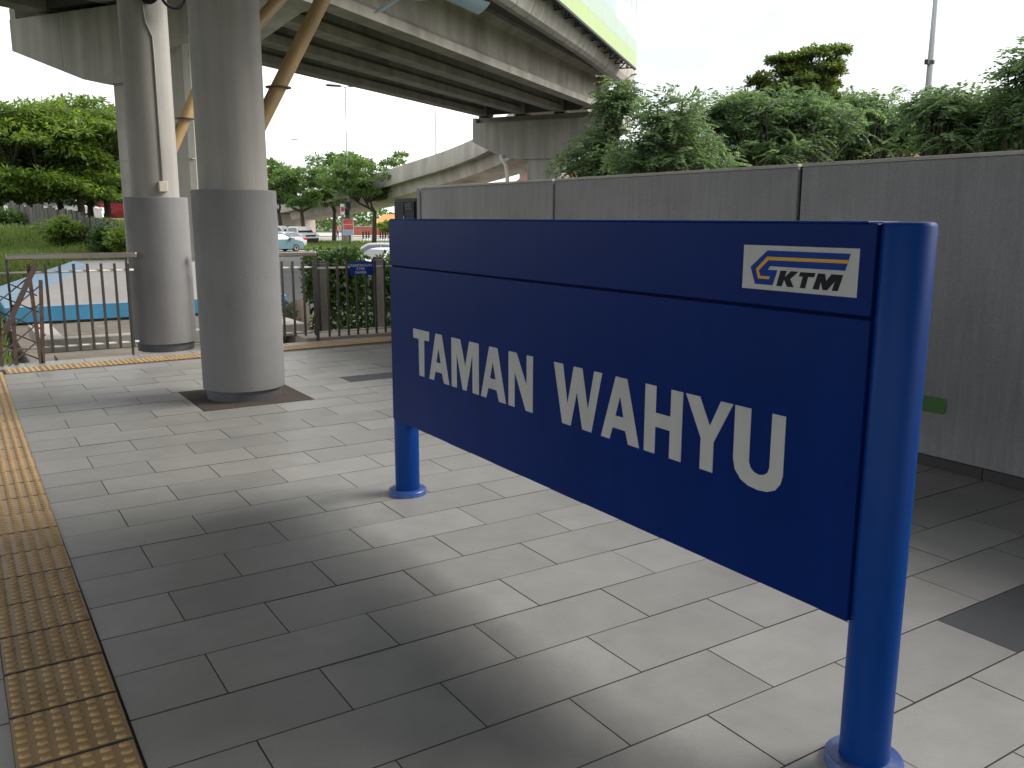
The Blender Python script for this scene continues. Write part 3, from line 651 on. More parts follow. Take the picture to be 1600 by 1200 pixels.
for k in range(17):
    t = .35+k*1.35; br = MB()
    def leg(a, b, w=.05): br.bar(BV(t, a[0], a[1]), BV(t, b[0], b[1]), w, w, up=TB)
    leg((.24, 8.28), (-.50, 8.28)); leg((.24, 8.60), (-.45, 8.60)); leg((-.02, 8.28), (-.02, 8.6)); leg((-.02, 8.6), (-.42, 8.28)); leg((-.46, 8.28), (-.46, 8.6)); leg((.2, 8.3), (-.02, 8.6))
    br.bar(BV(t, -.02, 8.28), BV(t+.45, -.02, 8.28), .045, .045); br.bar(BV(t+.45, -.02, 8.28), BV(t, -.02, 8.60), .04, .04)
    br.build('bracket', m_black, bb)

# ------------------------------------------------------------------ curving ramp behind
ctl = [(48.6, 2.0, 8.7), (56, 3.0, 8.2), (63, 2.6, 7.5), (70, .6, 6.8), (76, -2.5, 6.1), (82, -7, 5.2), (90, -12, 4.3), (99, -17.4, 3.6), (108, -23, 2.9), (115, -29, 2.1), (121, -36, 1.3), (127, -44, .3), (133, -52, -.6)]
def cr(P, t):
    i = min(max(int(t), 0), len(P)-2); u = t-i; p = [np.array(P[min(max(i+k, 0), len(P)-1)]) for k in (-1, 0, 1, 2)]
    return .5*((2*p[1])+(-p[0]+p[2])*u+(2*p[0]-5*p[1]+4*p[2]-p[3])*u*u+(-p[0]+3*p[1]-3*p[2]+p[3])*u**3)
rp_ = [dl(*cr(ctl, k*.25)) for k in range((len(ctl)-1)*4+1)]
def sweep(path, prof):
    rings = []
    for k, p in enumerate(path):
        d = path[min(k+1, len(path)-1)]-path[max(k-1, 0)]; d.z = 0; d.normalize(); n = Vector((-d.y, d.x, 0))   # left of travel faces the platform
        rings.append([p+n*a+Vector((0, 0, b)) for a, b in (prof(k) if callable(prof) else prof)])
    return MB().loft(rings)
rm = thing('curved_ramp', 'pale concrete flyover ramp curving down behind the street trees', 'ramp', dl(90, -11.6, -1.25))
kw = 34
sweep(rp_, [(-2.8, -.32), (2.8, -.32), (2.8, 0), (-2.8, 0)]).build('deck', m_far, rm)
sweep(rp_, [(2.6, -.30), (2.92, -.42), (3.0, -.1), (2.92, 1.02), (2.68, 1.02)]).build('parapet', m_far, rm, ang=30)
sweep(rp_, [(-2.6, -.30), (-2.92, -.42), (-2.92, 1.02), (-2.68, 1.02)]).build('parapet', m_far, rm, ang=30)
sweep(rp_[:kw+1], [(-2.1, -.33), (-1.9, -1.35), (1.9, -1.35), (2.1, -.33)]).build('box_girder', m_far, rm, ang=30)
sweep(rp_[kw+1:], lambda k: [(-2.7, -.4), (-2.7, -9), (2.7, -9), (2.7, -.4)]).build('retaining_wall', m_far, rm, ang=30)
for k in (11, 17, 23, 29):
    p = rp_[k]; MB().lathe((p.x, p.y, -1.3), [(.7, 0), (.7, p.z-.6)], 16).build('pier', m_conc, rm, ang=40)

# ------------------------------------------------------------------ street lamps and poles
def lamp(loc, h, label, kind, yaw=None):
    t = thing('street_lamp', label, 'street lamp', loc, 'street lamps'); x, y, z = loc
    r0 = .11 if kind == 'double' else .085
    pts = [(x, y, z), (x, y, z+h*.5), (x, y, z+h)]
    if kind == 'single':
        d = -RH; c = Vector((x, y, z+h))
        pts = [(x, y, z), (x, y, z+h*.5), (x, y, z+h-1.3)] + [tuple(c+d*(1.9*(1-math.cos(a)))+Vector((0, 0, -1.3+1.3*math.sin(a)))) for a in (.4, .8, 1.2, 1.57)]
        MB().tube(pts, [r0, r0*.8, r0*.62, .05, .045, .04, .04], 10).build('pole', m_lamp, t, smooth=True)
        e = Vector(pts[-1]); MB().loft([[e+d*a+RH.cross(Vector((0, 0, 1)))*b*w+Vector((0, 0, c_)) for b, c_ in ((-1, 0), (-.6, .09), (.6, .09), (1, 0), (.6, -.06), (-.6, -.06))] for a, w in ((-.1, .08), (.3, .17), (.75, .13))]).build('lamp_head', m_lamp, t, ang=40)
    elif kind == 'double':
        MB().tube(pts, [r0, r0*.8, r0*.55], 10).build('pole', m_lamp, t, smooth=True)
        for s in (-1, 1):
            c = Vector((x, y, z+h))
            MB().tube([c, c+RH*s*.5+Vector((0, 0, .1))], .04, 8).build('arm', m_lamp, t)
            e = c+RH*s*.4+Vector((0, 0, .1))
            MB().loft([[e+RH*s*a+FH*b*w+Vector((0, 0, c_+a*.06)) for b, c_ in ((-1, 0), (-.6, .10), (.6, .10), (1, 0), (.6, -.08), (-.6, -.08))] for a, w in ((0, .16), (.5, .28), (1.1, .30), (1.35, .18))]).build('lamp_head', m_plast, t, ang=40)
    else:
        MB().tube(pts, [.11, .085, .055], 14).build('pole', m_lamp, t, smooth=True)
        MB().lathe((x, y, z+h*.50), [(.08, -.05), (.115, -.05), (.115, .05), (.08, .05)], 14).build('clamp', m_plast, t, ang=40)
        MB().box(x-.22, x-.10, y-.06, y+.06, z+h*.50-.07, z+h*.50+.07, c=.01).build('clamp_box', m_plast, t)
    return t
lamp(dl(86, DX(545, 86), -1.11), 14.6, 'tall double headed street lamp rising from the traffic island behind trees', 'double')
lamp(dl(118, DX(491, 118), -1.2), 12.6, 'slender curved single arm street lamp at the far left of the ramp', 'single')
lamp(dl(96, DX(682, 96), 4.6), 9.2, 'single arm street lamp standing on the curved ramp', 'single')
lamp(dl(27, DX(1432, 27), -1.25), 14.5, 'tall bare grey pole with a dark clamp behind the right wall', 'pole')
# notices strapped to the island lamp post
def board(px, D, z0, z1, w, name, mats, label, cat):
    t = thing(name, label, cat, dl(D, DX(px, D), z0)); c = dl(D, DX(px, D)); n = len(mats)
    MB().loft([[c+RH*a-FH*b+Vector((0, 0, z)) for a, b in ((-w/2, .02), (w/2, .02), (w/2, -.02), (-w/2, -.02))] for z in (z0, z1)]).build('board', mats[0], t)
    for k in range(1, n):
        za = z0+(z1-z0)*(k-1)/(n-1)+.02; zb = z0+(z1-z0)*k/(n-1)-.02
        MB().loft([[c+RH*a-FH*b+Vector((0, 0, z)) for a, b in ((-w/2+.04, .03), (w/2-.04, .03), (w/2-.04, .021), (-w/2+.04, .021))] for z in (za, zb)]).build('printed_field', mats[k], t)
board(543, 85.6, -.20, 1.32, 1.02, 'poster', [m_poster2, m_poster3, m_poster1, m_poster1], 'red and white poster with blue foot strapped to the lamp post', 'poster')
sgl = thing('traffic_signal', 'dark traffic signal cluster on the lamp post above the red poster', 'traffic signal', dl(85.5, DX(541, 85.5), 1.4))
for k, (dx, z0, z1) in enumerate(((-.35, 1.75, 2.75), (.12, 1.45, 2.35), (.3, 2.2, 3.0))):
    c = dl(85.5-.2*k, DX(541, 85.5)+dx)
    MB().loft([[c+RH*a+FH*b+Vector((0, 0, z)) for a, b in ((-.2, -.14), (.2, -.14), (.2, .14), (-.2, .14))] for z in (z0, z1)]).build('signal_head', m_plast if k else m_poster2, sgl)
    MB().loft([[c+RH*a-FH*.17+Vector((0, 0, (z0+z1)/2+b)) for a, b in ((-.13, -.2), (.13, -.2), (.13, .2), (-.13, .2))], [c+RH*a-FH*.15+Vector((0, 0, (z0+z1)/2+b)) for a, b in ((-.15, -.22), (.15, -.22), (.15, .22), (-.15, .22))]]).build('lens', m_tail if k == 0 else m_black, sgl)

# ------------------------------------------------------------------ vehicles
def car(loc, yaw, kind, paint, label, group='cars on the road beyond the railing'):
    t = thing('car', label, 'car', loc, group); c, s = math.cos(yaw), math.sin(yaw)
    def T(x, y, z): return Vector((loc[0]+c*x-s*y, loc[1]+s*x+c*y, loc[2]+z))
    if kind == 'suv':
        W, Lh = .92, 2.35
        out = [(-2.32, .42), (-2.30, .95), (-2.22, 1.15), (-1.98, 1.72), (-1.7, 1.80), (.25, 1.80), (.45, 1.75), (1.10, 1.17), (2.0, 1.06), (2.28, .92), (2.34, .42), (2.2, .30), (-2.2, .30)]; belt = 1.12; wr = .36
        ws = [(.42, 1.72), (1.07, 1.19)]; rw = [(-2.18, 1.2), (-2.0, 1.66)]; side = [[(-1.85, 1.20), (-1.72, 1.66), (-.75, 1.68), (-.75, 1.20)], [(-.68, 1.20), (-.68, 1.68), (.35, 1.66), (.92, 1.20)]]; ax = (-1.4, 1.42)
    else:
        W, Lh = .86, 2.2
        out = [(-2.18, .40), (-2.2, .72), (-2.12, .98), (-1.62, 1.04), (-.95, 1.42), (-.6, 1.47), (.25, 1.47), (.45, 1.43), (1.15, 1.0), (1.95, .84), (2.15, .70), (2.18, .40), (2.05, .24), (-2.05, .24)]; belt = .98; wr = .31
        ws = [(.43, 1.41), (1.12, 1.02)]; rw = [(-1.58, 1.05), (-.98, 1.39)]; side = [[(-1.35, 1.03), (-.85, 1.36), (-.35, 1.39), (-.35, 1.01)], [(-.29, 1.01), (-.29, 1.39), (.32, 1.36), (.95, 1.01)]]; ax = (-1.32, 1.35)
    def inset(pt, y):      # tumblehome and rounded flanks
        x, z = pt; k = max(0, z-belt); return y*(1-.42*k)
    rings = []
    for fy, shrink in ((-1., .06), (-.93, .02), (-.75, 0), (.75, 0), (.93, .02), (1., .06)):
        rings.append([T(x*(1-shrink*.35), inset((x, z), fy*W), .24+(z-.24)*(1-shrink*.5)+shrink*.15) for x, z in out])
    body = MB().loft(rings).build('body', paint, t, ang=28)
    for q, sd_ in enumerate(side):
        for sg_ in (-1, 1):
            P = [T(x, sg_*(W*(1-.42*max(0, z-belt))*.985+.012), z) for x, z in sd_]; Q = [T(x, sg_*(W*(1-.42*max(0, z-belt))*.985-.03), z) for x, z in sd_]
            MB().loft([P, Q]).build('window', m_glass, t)
    for nm, (a, b) in (('windscreen', ws), ('rear_window', rw)):
        d = .012; P = []
        for (x, z) in (a, b): P.append((x, z))
        sx = 1 if nm == 'windscreen' else -1
        V = []
        for off in (.014, -.02):
            for (x, z), fy in ((P[0], -.86), (P[0], .86), (P[1], .88), (P[1], -.88)): V.append(T(x+sx*off, fy*W*(1-.42*max(0, z-belt)), z+off))
        MB().add(V, [(0, 1, 2, 3), (4, 7, 6, 5), (0, 4, 5, 1), (1, 5, 6, 2), (2, 6, 7, 3), (3, 7, 4, 0)]).build(nm, m_glass, t)
    for x in ax:
        for sg_ in (-1, 1):
            wv = MB(); n = 20
            rg = lambda r, y: [T(x+r*math.cos(2*math.pi*i/n), sg_*y, wr+r*math.sin(2*math.pi*i/n)) for i in range(n)]
            w_ = wv.loft([rg(wr*.9, W-.22), rg(wr, W-.18), rg(wr, W-.02), rg(wr*.9, W+.015)]).build('wheel', m_tyre, t, ang=40)
            MB().loft([rg(wr*.62, W-.03), rg(wr*.62, W+.02), rg(wr*.2, W+.012)]).build('rim', m_rim, w_, ang=40)
    ex0, ex1 = out[1][0], -out[1][0]
    zl = .62 if kind != 'suv' else .84
    xf = 2.17 if kind != 'suv' else 2.30
    for sg_ in (-1, 1):
        def lampbox(x0, x1, y0, y1, z0, z1, nm, mat): MB().add([T(x, y, z) for z in (z0, z1) for y in (y0, y1) for x in (x0, x1)], [(0, 2, 3, 1), (4, 5, 7, 6), (0, 1, 5, 4), (2, 6, 7, 3), (0, 4, 6, 2), (1, 3, 7, 5)]).build(nm, mat, t)
        lampbox(xf-.30, xf-.0, sg_*W*.62, sg_*(W*.985+.01), zl, zl+.16, 'headlight', m_head)
        lampbox(-xf-.015, -xf+.22, sg_*W*.58, sg_*(W*.985+.01), zl+.10, zl+.34, 'tail_light', m_tail)
        lampbox(.72, .92, sg_*W*.98, sg_*(W+.2), belt, belt+.13, 'mirror', paint)
    def bx(x0, x1, y0, y1, z0, z1, nm, mat): MB().add([T(x, y, z) for z in (z0, z1) for y in (y0, y1) for x in (x0, x1)], [(0, 2, 3, 1), (4, 5, 7, 6), (0, 1, 5, 4), (2, 6, 7, 3), (0, 4, 6, 2), (1, 3, 7, 5)]).build(nm, mat, t)
    bx(xf-.10, xf+.05, -W*.86, W*.86, .30, .52 if kind != 'suv' else .66, 'front_bumper', m_plast)
    bx(xf-.10, xf+.03, -W*.56, W*.56, zl-.02, zl+.15, 'grille', m_plast)
    bx(-xf-.05, -xf+.1, -W*.86, W*.86, .30, .50, 'rear_bumper', m_plast if kind == 'suv' else paint)
    bx(-xf-.035, -xf, -.26, .26, zl+.0, zl+.12, 'number_plate', m_poster2)
    return t
YFH = math.atan2(FH.y, FH.x); YRH = math.atan2(RH.y, RH.x)
GZ = -1.235
car(dl(38, DX(618, 38), GZ), YFH-.75, 'sedan', m_white, 'white saloon with red tail lamp nearest the railing beside the blue sign')
car(dl(45, DX(590, 45), GZ), YRH+math.pi-.15, 'sedan', m_white, 'white saloon behind the nearest car, its bonnet pointing left over the hedge')
car(dl(91, DX(470, 91), GZ), YRH-.95, 'suv', m_white, 'white sport utility vehicle with dark bumper facing right behind the island')
car(dl(97, DX(436, 97), GZ), YRH-.3, 'suv', m_white, 'white van-like car left of the dark bumpered vehicle')
car(dl(71, DX(428, 71), GZ), YFH+2.4+math.pi, 'sedan', m_teal, 'dark teal car low at the left behind the railing')
car(dl(79, DX(441, 79), GZ), YFH+.9, 'sedan', m_silver, 'silver saloon just behind the dark teal car')
# vehicles glimpsed between the left trunks
def bus(loc, yaw, paint, label, Lx=9., H=3.0):
    t = thing('bus', label, 'bus', loc); c, s = math.cos(yaw), math.sin(yaw)
    T = lambda x, y, z: Vector((loc[0]+c*x-s*y, loc[1]+s*x+c*y, loc[2]+z)); h = Lx/2
    ring = lambda x, k: [T(x, y*k, z) for y, z in ((-1.2, .35), (-1.25, .8), (-1.25, H-.35), (-1.05, H), (1.05, H), (1.25, H-.35), (1.25, .8), (1.2, .35))]
    MB().loft([ring(-h, .95), ring(-h+.15, 1), ring(h-.15, 1), ring(h, .95)]).build('body', paint, t, ang=35)
    for sg_ in (-1, 1):
        for k in range(6):
            x0 = -h+.5+k*(Lx-1)/6; MB().loft([[T(x, sg_*1.26, z) for x, z in ((x0, 1.35), (x0+1.2, 1.35), (x0+1.2, H-.6), (x0, H-.6))], [T(x, sg_*1.2, z) for x, z in ((x0, 1.35), (x0+1.2, 1.35), (x0+1.2, H-.6), (x0, H-.6))]]).build('window', m_glass, t)
        for x in (-h+1.9, h-1.9):
            rg = lambda r, y: [T(x+r*math.cos(a*math.pi/8), sg_*y, .46+r*math.sin(a*math.pi/8)) for a in range(16)]
            MB().loft([rg(.46, 1.0), rg(.46, 1.27)]).build('wheel', m_tyre, t, ang=40)
    return t
gzl = lambda D, px: ground_z(dl(D, DX(px, D)))
bus(dl(62, DX(175, 62), gzl(62, 175)+.05), YRH+.1, m_redp, 'red bus glimpsed between the tree trunks at left', 7.5, 2.2)
car(dl(60, DX(62, 60), gzl(60, 62)+.05), YRH+.2, 'suv', m_white, 'white vehicle glimpsed between the leftmost tree trunks', 'cars behind the left trees')
car(dl(60, DX(112, 60), gzl(60, 112)+.05), YRH+.1, 'suv', m_white, 'white vehicle glimpsed between trunks left of the red bus', 'cars behind the left trees')

# ------------------------------------------------------------------ person on the far pavement
def person(loc):
    me = bpy.data.meshes.new('person')
    J = [(0, 0, .95), (0, 0, 1.15), (0, 0, 1.40), (0, 0, 1.50), (.02, 0, 1.62), (.02, 0, 1.72), (0, .19, 1.40), (-.02, .25, 1.15), (.10, .24, .93), (0, -.19, 1.40), (.04, -.26, 1.15), (.14, -.22, .95), (0, .09, .92), (.10, .10, .50), (.04, .10, .06), (.16, .11, .03), (0, -.09, .92), (-.06, -.10, .50), (-.20, -.10, .08), (-.09, -.11, .03)]
    E_ = [(0, 1), (1, 2), (2, 3), (3, 4), (4, 5), (2, 6), (6, 7), (7, 8), (2, 9), (9, 10), (10, 11), (0, 12), (12, 13), (13, 14), (14, 15), (0, 16), (16, 17), (17, 18), (18, 19)]
    rad = [.14, .13, .15, .06, .10, .07, .07, .05, .035, .07, .05, .035, .10, .065, .045, .035, .10, .065, .045, .035]
    c, s = math.cos(YRH), math.sin(YRH)
    me.from_pydata([(c*x-s*y, s*x+c*y, z) for x, y, z in J], E_, [])
    o = bpy.data.objects.new('person', me); link(o, None, loc)
    md = o.modifiers.new('skin', 'SKIN'); 
    for v, r in zip(me.skin_vertices[0].data, rad): v.radius = (r, r)
    me.skin_vertices[0].data[0].use_root = True
    o.modifiers.new('sub', 'SUBSURF').levels = 1; o.modifiers['sub'].render_levels = 1; md.use_smooth_shade = True
    m = bpy.data.materials.new('clothing'); m.use_nodes = True; n = m.node_tree.nodes; l = m.node_tree.links.new
    t = n.new('ShaderNodeTexCoord'); sp = n.new('ShaderNodeSeparateXYZ'); l(t.outputs['Object'], sp.inputs[0]); d = n.new('ShaderNodeMath'); d.operation = 'DIVIDE'; d.inputs[1].default_value = 1.8; l(sp.outputs['Z'], d.inputs[0])
    rp = n.new('ShaderNodeValToRGB'); rp.color_ramp.interpolation = 'CONSTANT'; e = rp.color_ramp.elements; e[0].color = (.02, .022, .04, 1); e[1].position = .53; e[1].color = (.55, .04, .06, 1)
    k = e.new(.83); k.color = (.28, .15, .09, 1); k = e.new(.935); k.color = (.012, .01, .009, 1); l(d.outputs[0], rp.inputs[0]); l(rp.outputs[0], n['Principled BSDF'].inputs['Base Color']); n['Principled BSDF'].inputs['Roughness'].default_value = .8
    me.materials.append(m)
    tag(o, 'person in red top and dark trousers walking on the far roadside', 'person')
person(dl(113, DX(526, 113), -1.23))
for k, px in enumerate((566, 571, 575, 586, 593, 597, 601, 609)):
    D = 104 + (k*7) % 5; c = dl(D, DX(px, D), -1.23)
    b = thing('bollard', ['leftmost', 'second', 'third', 'fourth', 'fifth', 'sixth', 'seventh', 'rightmost'][k] + ' small black bollard from the left on the far roadside', 'bollard', c, 'bollards on the far roadside')
    MB().lathe(c, [(.11, 0), (.11, .25), (.09, .25)], 10).build('base', m_poster2, b); MB().lathe(c, [(.09, .251), (.09, .95), (.11, .96), (.11, 1.05), (.05, 1.1)], 10).build('post', m_black, b, ang=40)

# ------------------------------------------------------------------ far buildings
def house(D, px, w, dpt, zw, zr, wallm, roofm, label, yaw=.2, name='house', wins=4):
    c = dl(D, DX(px, D), -1.25); t = thing(name, label, 'building', c); a, b = math.cos(yaw), math.sin(yaw)
    U = RH*a+FH*b; Vv = FH*a-RH*b
    P = lambda x, y, z: c+U*x+Vv*y+Vector((0, 0, z+1.25))
    MB().loft([[P(x, y, z) for x, y in ((-w/2, 0), (w/2, 0), (w/2, dpt), (-w/2, dpt))] for z in (-1.25, zw)]).build('wall', wallm, t)
    e = .5
    rf = MB().add([P(-w/2-e, -e, zw), P(w/2+e, -e, zw), P(w/2+e, dpt+e, zw), P(-w/2-e, dpt+e, zw), P(-w/2+1, dpt/2, zr), P(w/2-1, dpt/2, zr), P(-w/2-e, -e, zw-.15), P(w/2+e, -e, zw-.15), P(w/2+e, dpt+e, zw-.15), P(-w/2-e, dpt+e, zw-.15)],
        [(0, 1, 5, 4), (1, 2, 5), (2, 3, 4, 5), (3, 0, 4), (6, 9, 8, 7), (0, 6, 7, 1), (1, 7, 8, 2), (2, 8, 9, 3), (3, 9, 6, 0)]).build('roof', roofm, t)
    for k in range(wins):
        x0 = -w/2+(k+.25)*w/wins
        f_ = MB().loft([[P(x, y, z) for x, z in ((x0, zw-1.9), (x0+w/wins*.5, zw-1.9), (x0+w/wins*.5, zw-.6), (x0, zw-.6))] for y in (-.05, .02)]).build('window', m_lamp, t)
        MB().loft([[P(x, y, z) for x, z in ((x0+.08, zw-1.82), (x0+w/wins*.5-.08, zw-1.82), (x0+w/wins*.5-.08, zw-.68), (x0+.08, zw-.68))] for y in (-.06, -.051)]).build('pane', m_glass, f_)
house(58, 990, 14, 8, 3.0, 4.7, m_house, m_rooft, 'cream house with orange tiled roof glimpsed behind the feathery trees', .2)
house(40, 1515, 9, 7, 3.3, 5.0, m_house, m_brick, 'white house with dull red roof glimpsed at the right behind trees', -.15)
house(150, 630, 9, 6, .6, 2.0, m_house, m_orange, 'low building with bright orange roof under the ramp', .1)
fw = thing('garden_wall', 'low red brick garden wall across the far road', 'wall', dl(132, DX(590, 132), -1.1))
MB().loft([[dl(132+y, DX(590, 132)+x, z) for x, y in ((-4, 0), (9, 0), (9, .4), (-4, .4))] for z in (-1.12, .1)]).build('masonry', m_brick, fw)
MB().loft([[dl(132+y, DX(590, 132)+x, z) for x, y in ((-4.05, -.05), (9.05, -.05), (9.05, .45), (-4.05, .45))] for z in (.101, .2)]).build('cap', m_pave, fw)

# ------------------------------------------------------------------ foliage
def np_mesh(name, V, quads, mat):
    me = bpy.data.meshes.new(name); nv, nq = len(V), len(quads)
    me.vertices.add(nv); me.vertices.foreach_set('co', V.astype(np.float32).ravel())
    me.loops.add(nq*4); me.loops.foreach_set('vertex_index', quads.astype(np.int32).ravel())
    me.polygons.add(nq); me.polygons.foreach_set('loop_start', np.arange(0, nq*4, 4, dtype=np.int32)); me.polygons.foreach_set('loop_total', np.full(nq, 4, np.int32))
    me.materials.append(mat); me.update(calc_edges=True); me.validate(); return me
def unit(a): return a/np.maximum(np.linalg.norm(a, axis=1, keepdims=True), 1e-9)
def leaves(pos, dirs, size, aspect, droop, upb):
    """diamond leaves: pos (N,3), dirs (N,3) pointing along the leaf"""
    N = len(pos); d = unit(dirs + RG.normal(0, .35, (N, 3))); d[:, 2] -= droop; d = unit(d)
    nrm = RG.normal(0, .6, (N, 3)); nrm[:, 2] += upb; side = unit(np.cross(d, nrm)); nn = unit(np.cross(side, d))
    s = (size*RG.uniform(.65, 1.3, N))[:, None]; w = s*aspect
    A = pos; B = pos+d*s*.45+side*w*.5+nn*s*.06; C = pos+d*s; E_ = pos+d*s*.45-side*w*.5+nn*s*.06
    V = np.stack([A, B, C, E_], 1).reshape(-1, 3); Q = np.arange(4*N).reshape(N, 4); return V, Q
def clump_leaves(cen, rad, per, size, aspect, droop=.3, upb=1.0, flat=.55):
    n = len(cen); N = n*per; u = unit(RG.normal(0, 1, (N, 3))); u[:, 2] = np.where(u[:, 2] < -.25, -u[:, 2]*.6, u[:, 2]); u = unit(u)
    r = RG.uniform(0, 1, N)**.42
    off = u*r[:, None]*np.repeat(rad, per)[:, None]; off[:, 2] *= flat
    return leaves(np.repeat(cen, per, 0)+off, u*np.array([1, 1, .5]), size, aspect, droop, upb)
def frond_leaves(cen, rad, per, flen, pairs, lsize, lasp, flat=.6):
    n = len(cen); N = n*per; u = unit(RG.normal(0, 1, (N, 3))*np.array([1, 1, .65])); u[:, 2] = np.abs(u[:, 2])*.9-.12; u = unit(u)
    r = RG.uniform(.1, .8, N); org = np.repeat(cen, per, 0)+u*(r*np.repeat(rad, per))[:, None]*np.array([1, 1, flat])
    d = unit(u+RG.normal(0, .35, (N, 3))); L_ = flen*RG.uniform(.7, 1.25, N)
    side = unit(np.cross(d, np.array([0, 0, 1.])+RG.normal(0, .3, (N, 3))))
    P = []; Dd = []
    for k in range(pairs):
        t = (k+.6)/pairs; c = org+d*(L_*t)[:, None]; c[:, 2] -= L_*.42*t*t
        for sg_ in (-1, 1):
            P.append(c); Dd.append(unit(side*sg_+d*.55+np.array([0, 0, -.28])))
    P = np.concatenate(P); Dd = np.concatenate(Dd); M_ = len(P)
    nrm = RG.normal(0, .65, (M_, 3)); nrm[:, 2] += 1; sd_ = unit(np.cross(Dd, nrm)); s = (lsize*RG.uniform(.75, 1.2, M_))[:, None]; w = s*lasp
    V = np.stack([P, P+Dd*s*.5+sd_*w*.5, P+Dd*s, P+Dd*s*.5-sd_*w*.5], 1).reshape(-1, 3); return V, np.arange(4*M_).reshape(M_, 4)
def tree(base, trunk_h, cen, rad, leaf, mat, label, group, r0=.2, name='tree', seg=8, lean=(0, 0), forks=4):
    """trunk forks into limbs that reach the clump centres"""
    base = Vector(base); t = thing(name, label, 'tree', base, group); tm = MB()
    top = base+Vector((lean[0], lean[1], trunk_h))
    tm.tube([base-Vector((0, 0, .2)), base.lerp(top, .5)+Vector((rnd.uniform(-.1, .1), rnd.uniform(-.1, .1), 0)), top], [r0*1.25, r0, r0*.8], seg)
    idx = list(range(len(cen))); pts = [Vector(c) for c in cen]
    ks = []
    for k in range(forks):
        tg = pts[rnd.choice(idx)]; j = top.lerp(tg, .42); j.z = top.z+(tg.z-top.z)*.30
        mid = top.lerp(j, .5)+Vector((rnd.uniform(-.15, .15), rnd.uniform(-.15, .15), -.05))
        tm.tube([top, mid, j], [r0*.62, r0*.5, r0*.38], seg-2, caps=False); ks.append(j)
    for p in pts:
        j = min(ks, key=lambda q: (q-p).length)
        mid = j.lerp(p, .55); mid.z -= .12*(p-j).length*.3
        tm.tube([j, mid, p], [r0*.3, r0*.2, r0*.06], 5, caps=False)
    tm.build('trunk', m_bark, t, smooth=True)
    V, Q = leaf; me = np_mesh('crown', V-np.array(base), Q, mat); link(bpy.data.objects.new('crown', me), t, base); return t
def centres(c, r, n, flat=1., shell=.5, zmin=-9, layer=0):
    u = unit(RG.normal(0, 1, (n, 3))); q = RG.uniform(shell, 1, n)[:, None]; p = u*q*np.array(r)
    p[:, 2] = np.maximum(p[:, 2], zmin); return np.array(c)+p
def A3(v): return np.array((v.x, v.y, v.z))

# left: row of rain trees on the bank
LT = [(-62, 44, 6.0, 2.9), (3, 47, 6.3, 3.0), (48, 43, 6.9, 2.9), (94, 49, 7.3, 3.2), (126, 44, 7.0, 2.7), (168, 47, 7.6, 3.1), (232, 50, 7.2, 3.2), (300, 55, 6.4, 3.1), (30, 53, 6.6, 3.0), (143, 54, 6.9, 2.6)]
LN = ['leftmost rain tree, partly outside the view', 'spreading rain tree with lime green top at the left edge', 'rain tree with low hanging foliage behind the left board fence', 'tall rain tree left of the square viaduct pier', 'rain tree with a thin trunk before the red bus', 'tallest rain tree beside the square viaduct pier', 'rain tree mostly hidden behind the square pier', 'rain tree glimpsed between the square pier and near column', 'rain tree in the back row near the left edge', 'rain tree in the back row left of the red bus']
for (px, D, top, rr), lb in zip(LT, LN):
    b = dl(D, DX(px, D)); b.z = ground_z(b)
    n = 52; cz = (top+2.0)/2+.75
    cen = centres((b.x, b.y, cz), (rr, rr, (top-cz)*.95), n, shell=.45)
    low = centres((b.x, b.y, 3.1), (rr*1.1, rr*1.1, .9), 30, shell=.35); cen = np.concatenate([cen, low])
    rad = RG.uniform(.65, 1.15, len(cen))
    tree(b, 1.7, cen, rad, clump_leaves(cen, rad, 210, .27, .42, .45, 1.1, .42), lf_left, lb, 'rain trees on the left bank', .17, 'rain_tree', forks=5)
# middle: street trees on the island
for px, D, cx_, w_, zc, zr, lb in ((474, 92, 476, 4.3, 4.2, 2.9, 'dark leaning street tree on the left of the island'), (583, 87, 590, 4.9, 5.2, 3.0, 'spreading street tree with forked trunk on the right of the island'), (440, 101, 432, 4.2, 4.6, 2.9, 'street tree beyond the near column, farther back by the ramp wall'), (520, 99, 533, 3.8, 6.0, 2.6, 'street tree between the two island trees, farther back')):
    b = dl(D, DX(px, D), -1.15); c = dl(D, DX(cx_, D), zc)
    cen = centres((c.x, c.y, c.z), (w_, w_, zr), 46, shell=.45, zmin=-zr*.5); rad = RG.uniform(.55, 1.1, len(cen))
    tree(b, 3.2, cen, rad, clump_leaves(cen, rad, 170, .40, .45, .25, 1., .62), lf_mid, lb, 'street trees on the traffic island', .22, 'street_tree', lean=(rnd.uniform(-.5, .5), rnd.uniform(-.5, .5)))
# right: feathery trees beyond the wall
def ftree(px, D, z, blobs, lb, r0=.14, th=2.0, flen=.34, per=9, pairs=8, ls=.088, la=.36):
    b = dl(D, DX(px, D), -1.25); cs = []; rs = []
    for bx_, by_, rw_, rh_, n in blobs:      # blob centres given by bearing and height at this tree's distance
        c = dl(D, DX(bx_, D), by_)
        p = centres((c.x, c.y, c.z), (rw_, rw_, rh_), int(n*1.5), shell=.25); cs.append(p); rs.append(RG.uniform(.12, .30, int(n*1.5)))
    cen = np.concatenate(cs); rad = np.concatenate(rs)
    tree(b, th, cen, rad, frond_leaves(cen, rad, per, flen, pairs, ls, la), lf_right, lb, 'feathery trees behind the right wall', r0, 'feathery_tree', lean=(rnd.uniform(-.4, .4), rnd.uniform(-.4, .4)), forks=5)
zpx = lambda y, D: 1.5+(342-y)/1393*D
D = 14; ftree(1045, D, 0, [(1045, zpx(190, D), .42, .38, 20), (1035, zpx(235, D), .62, .34, 30), (1075, zpx(265, D), .8, .3, 26), (1000, zpx(262, D), .5, .2, 12)], 'open crowned feathery tree rising just right of the viaduct pier')
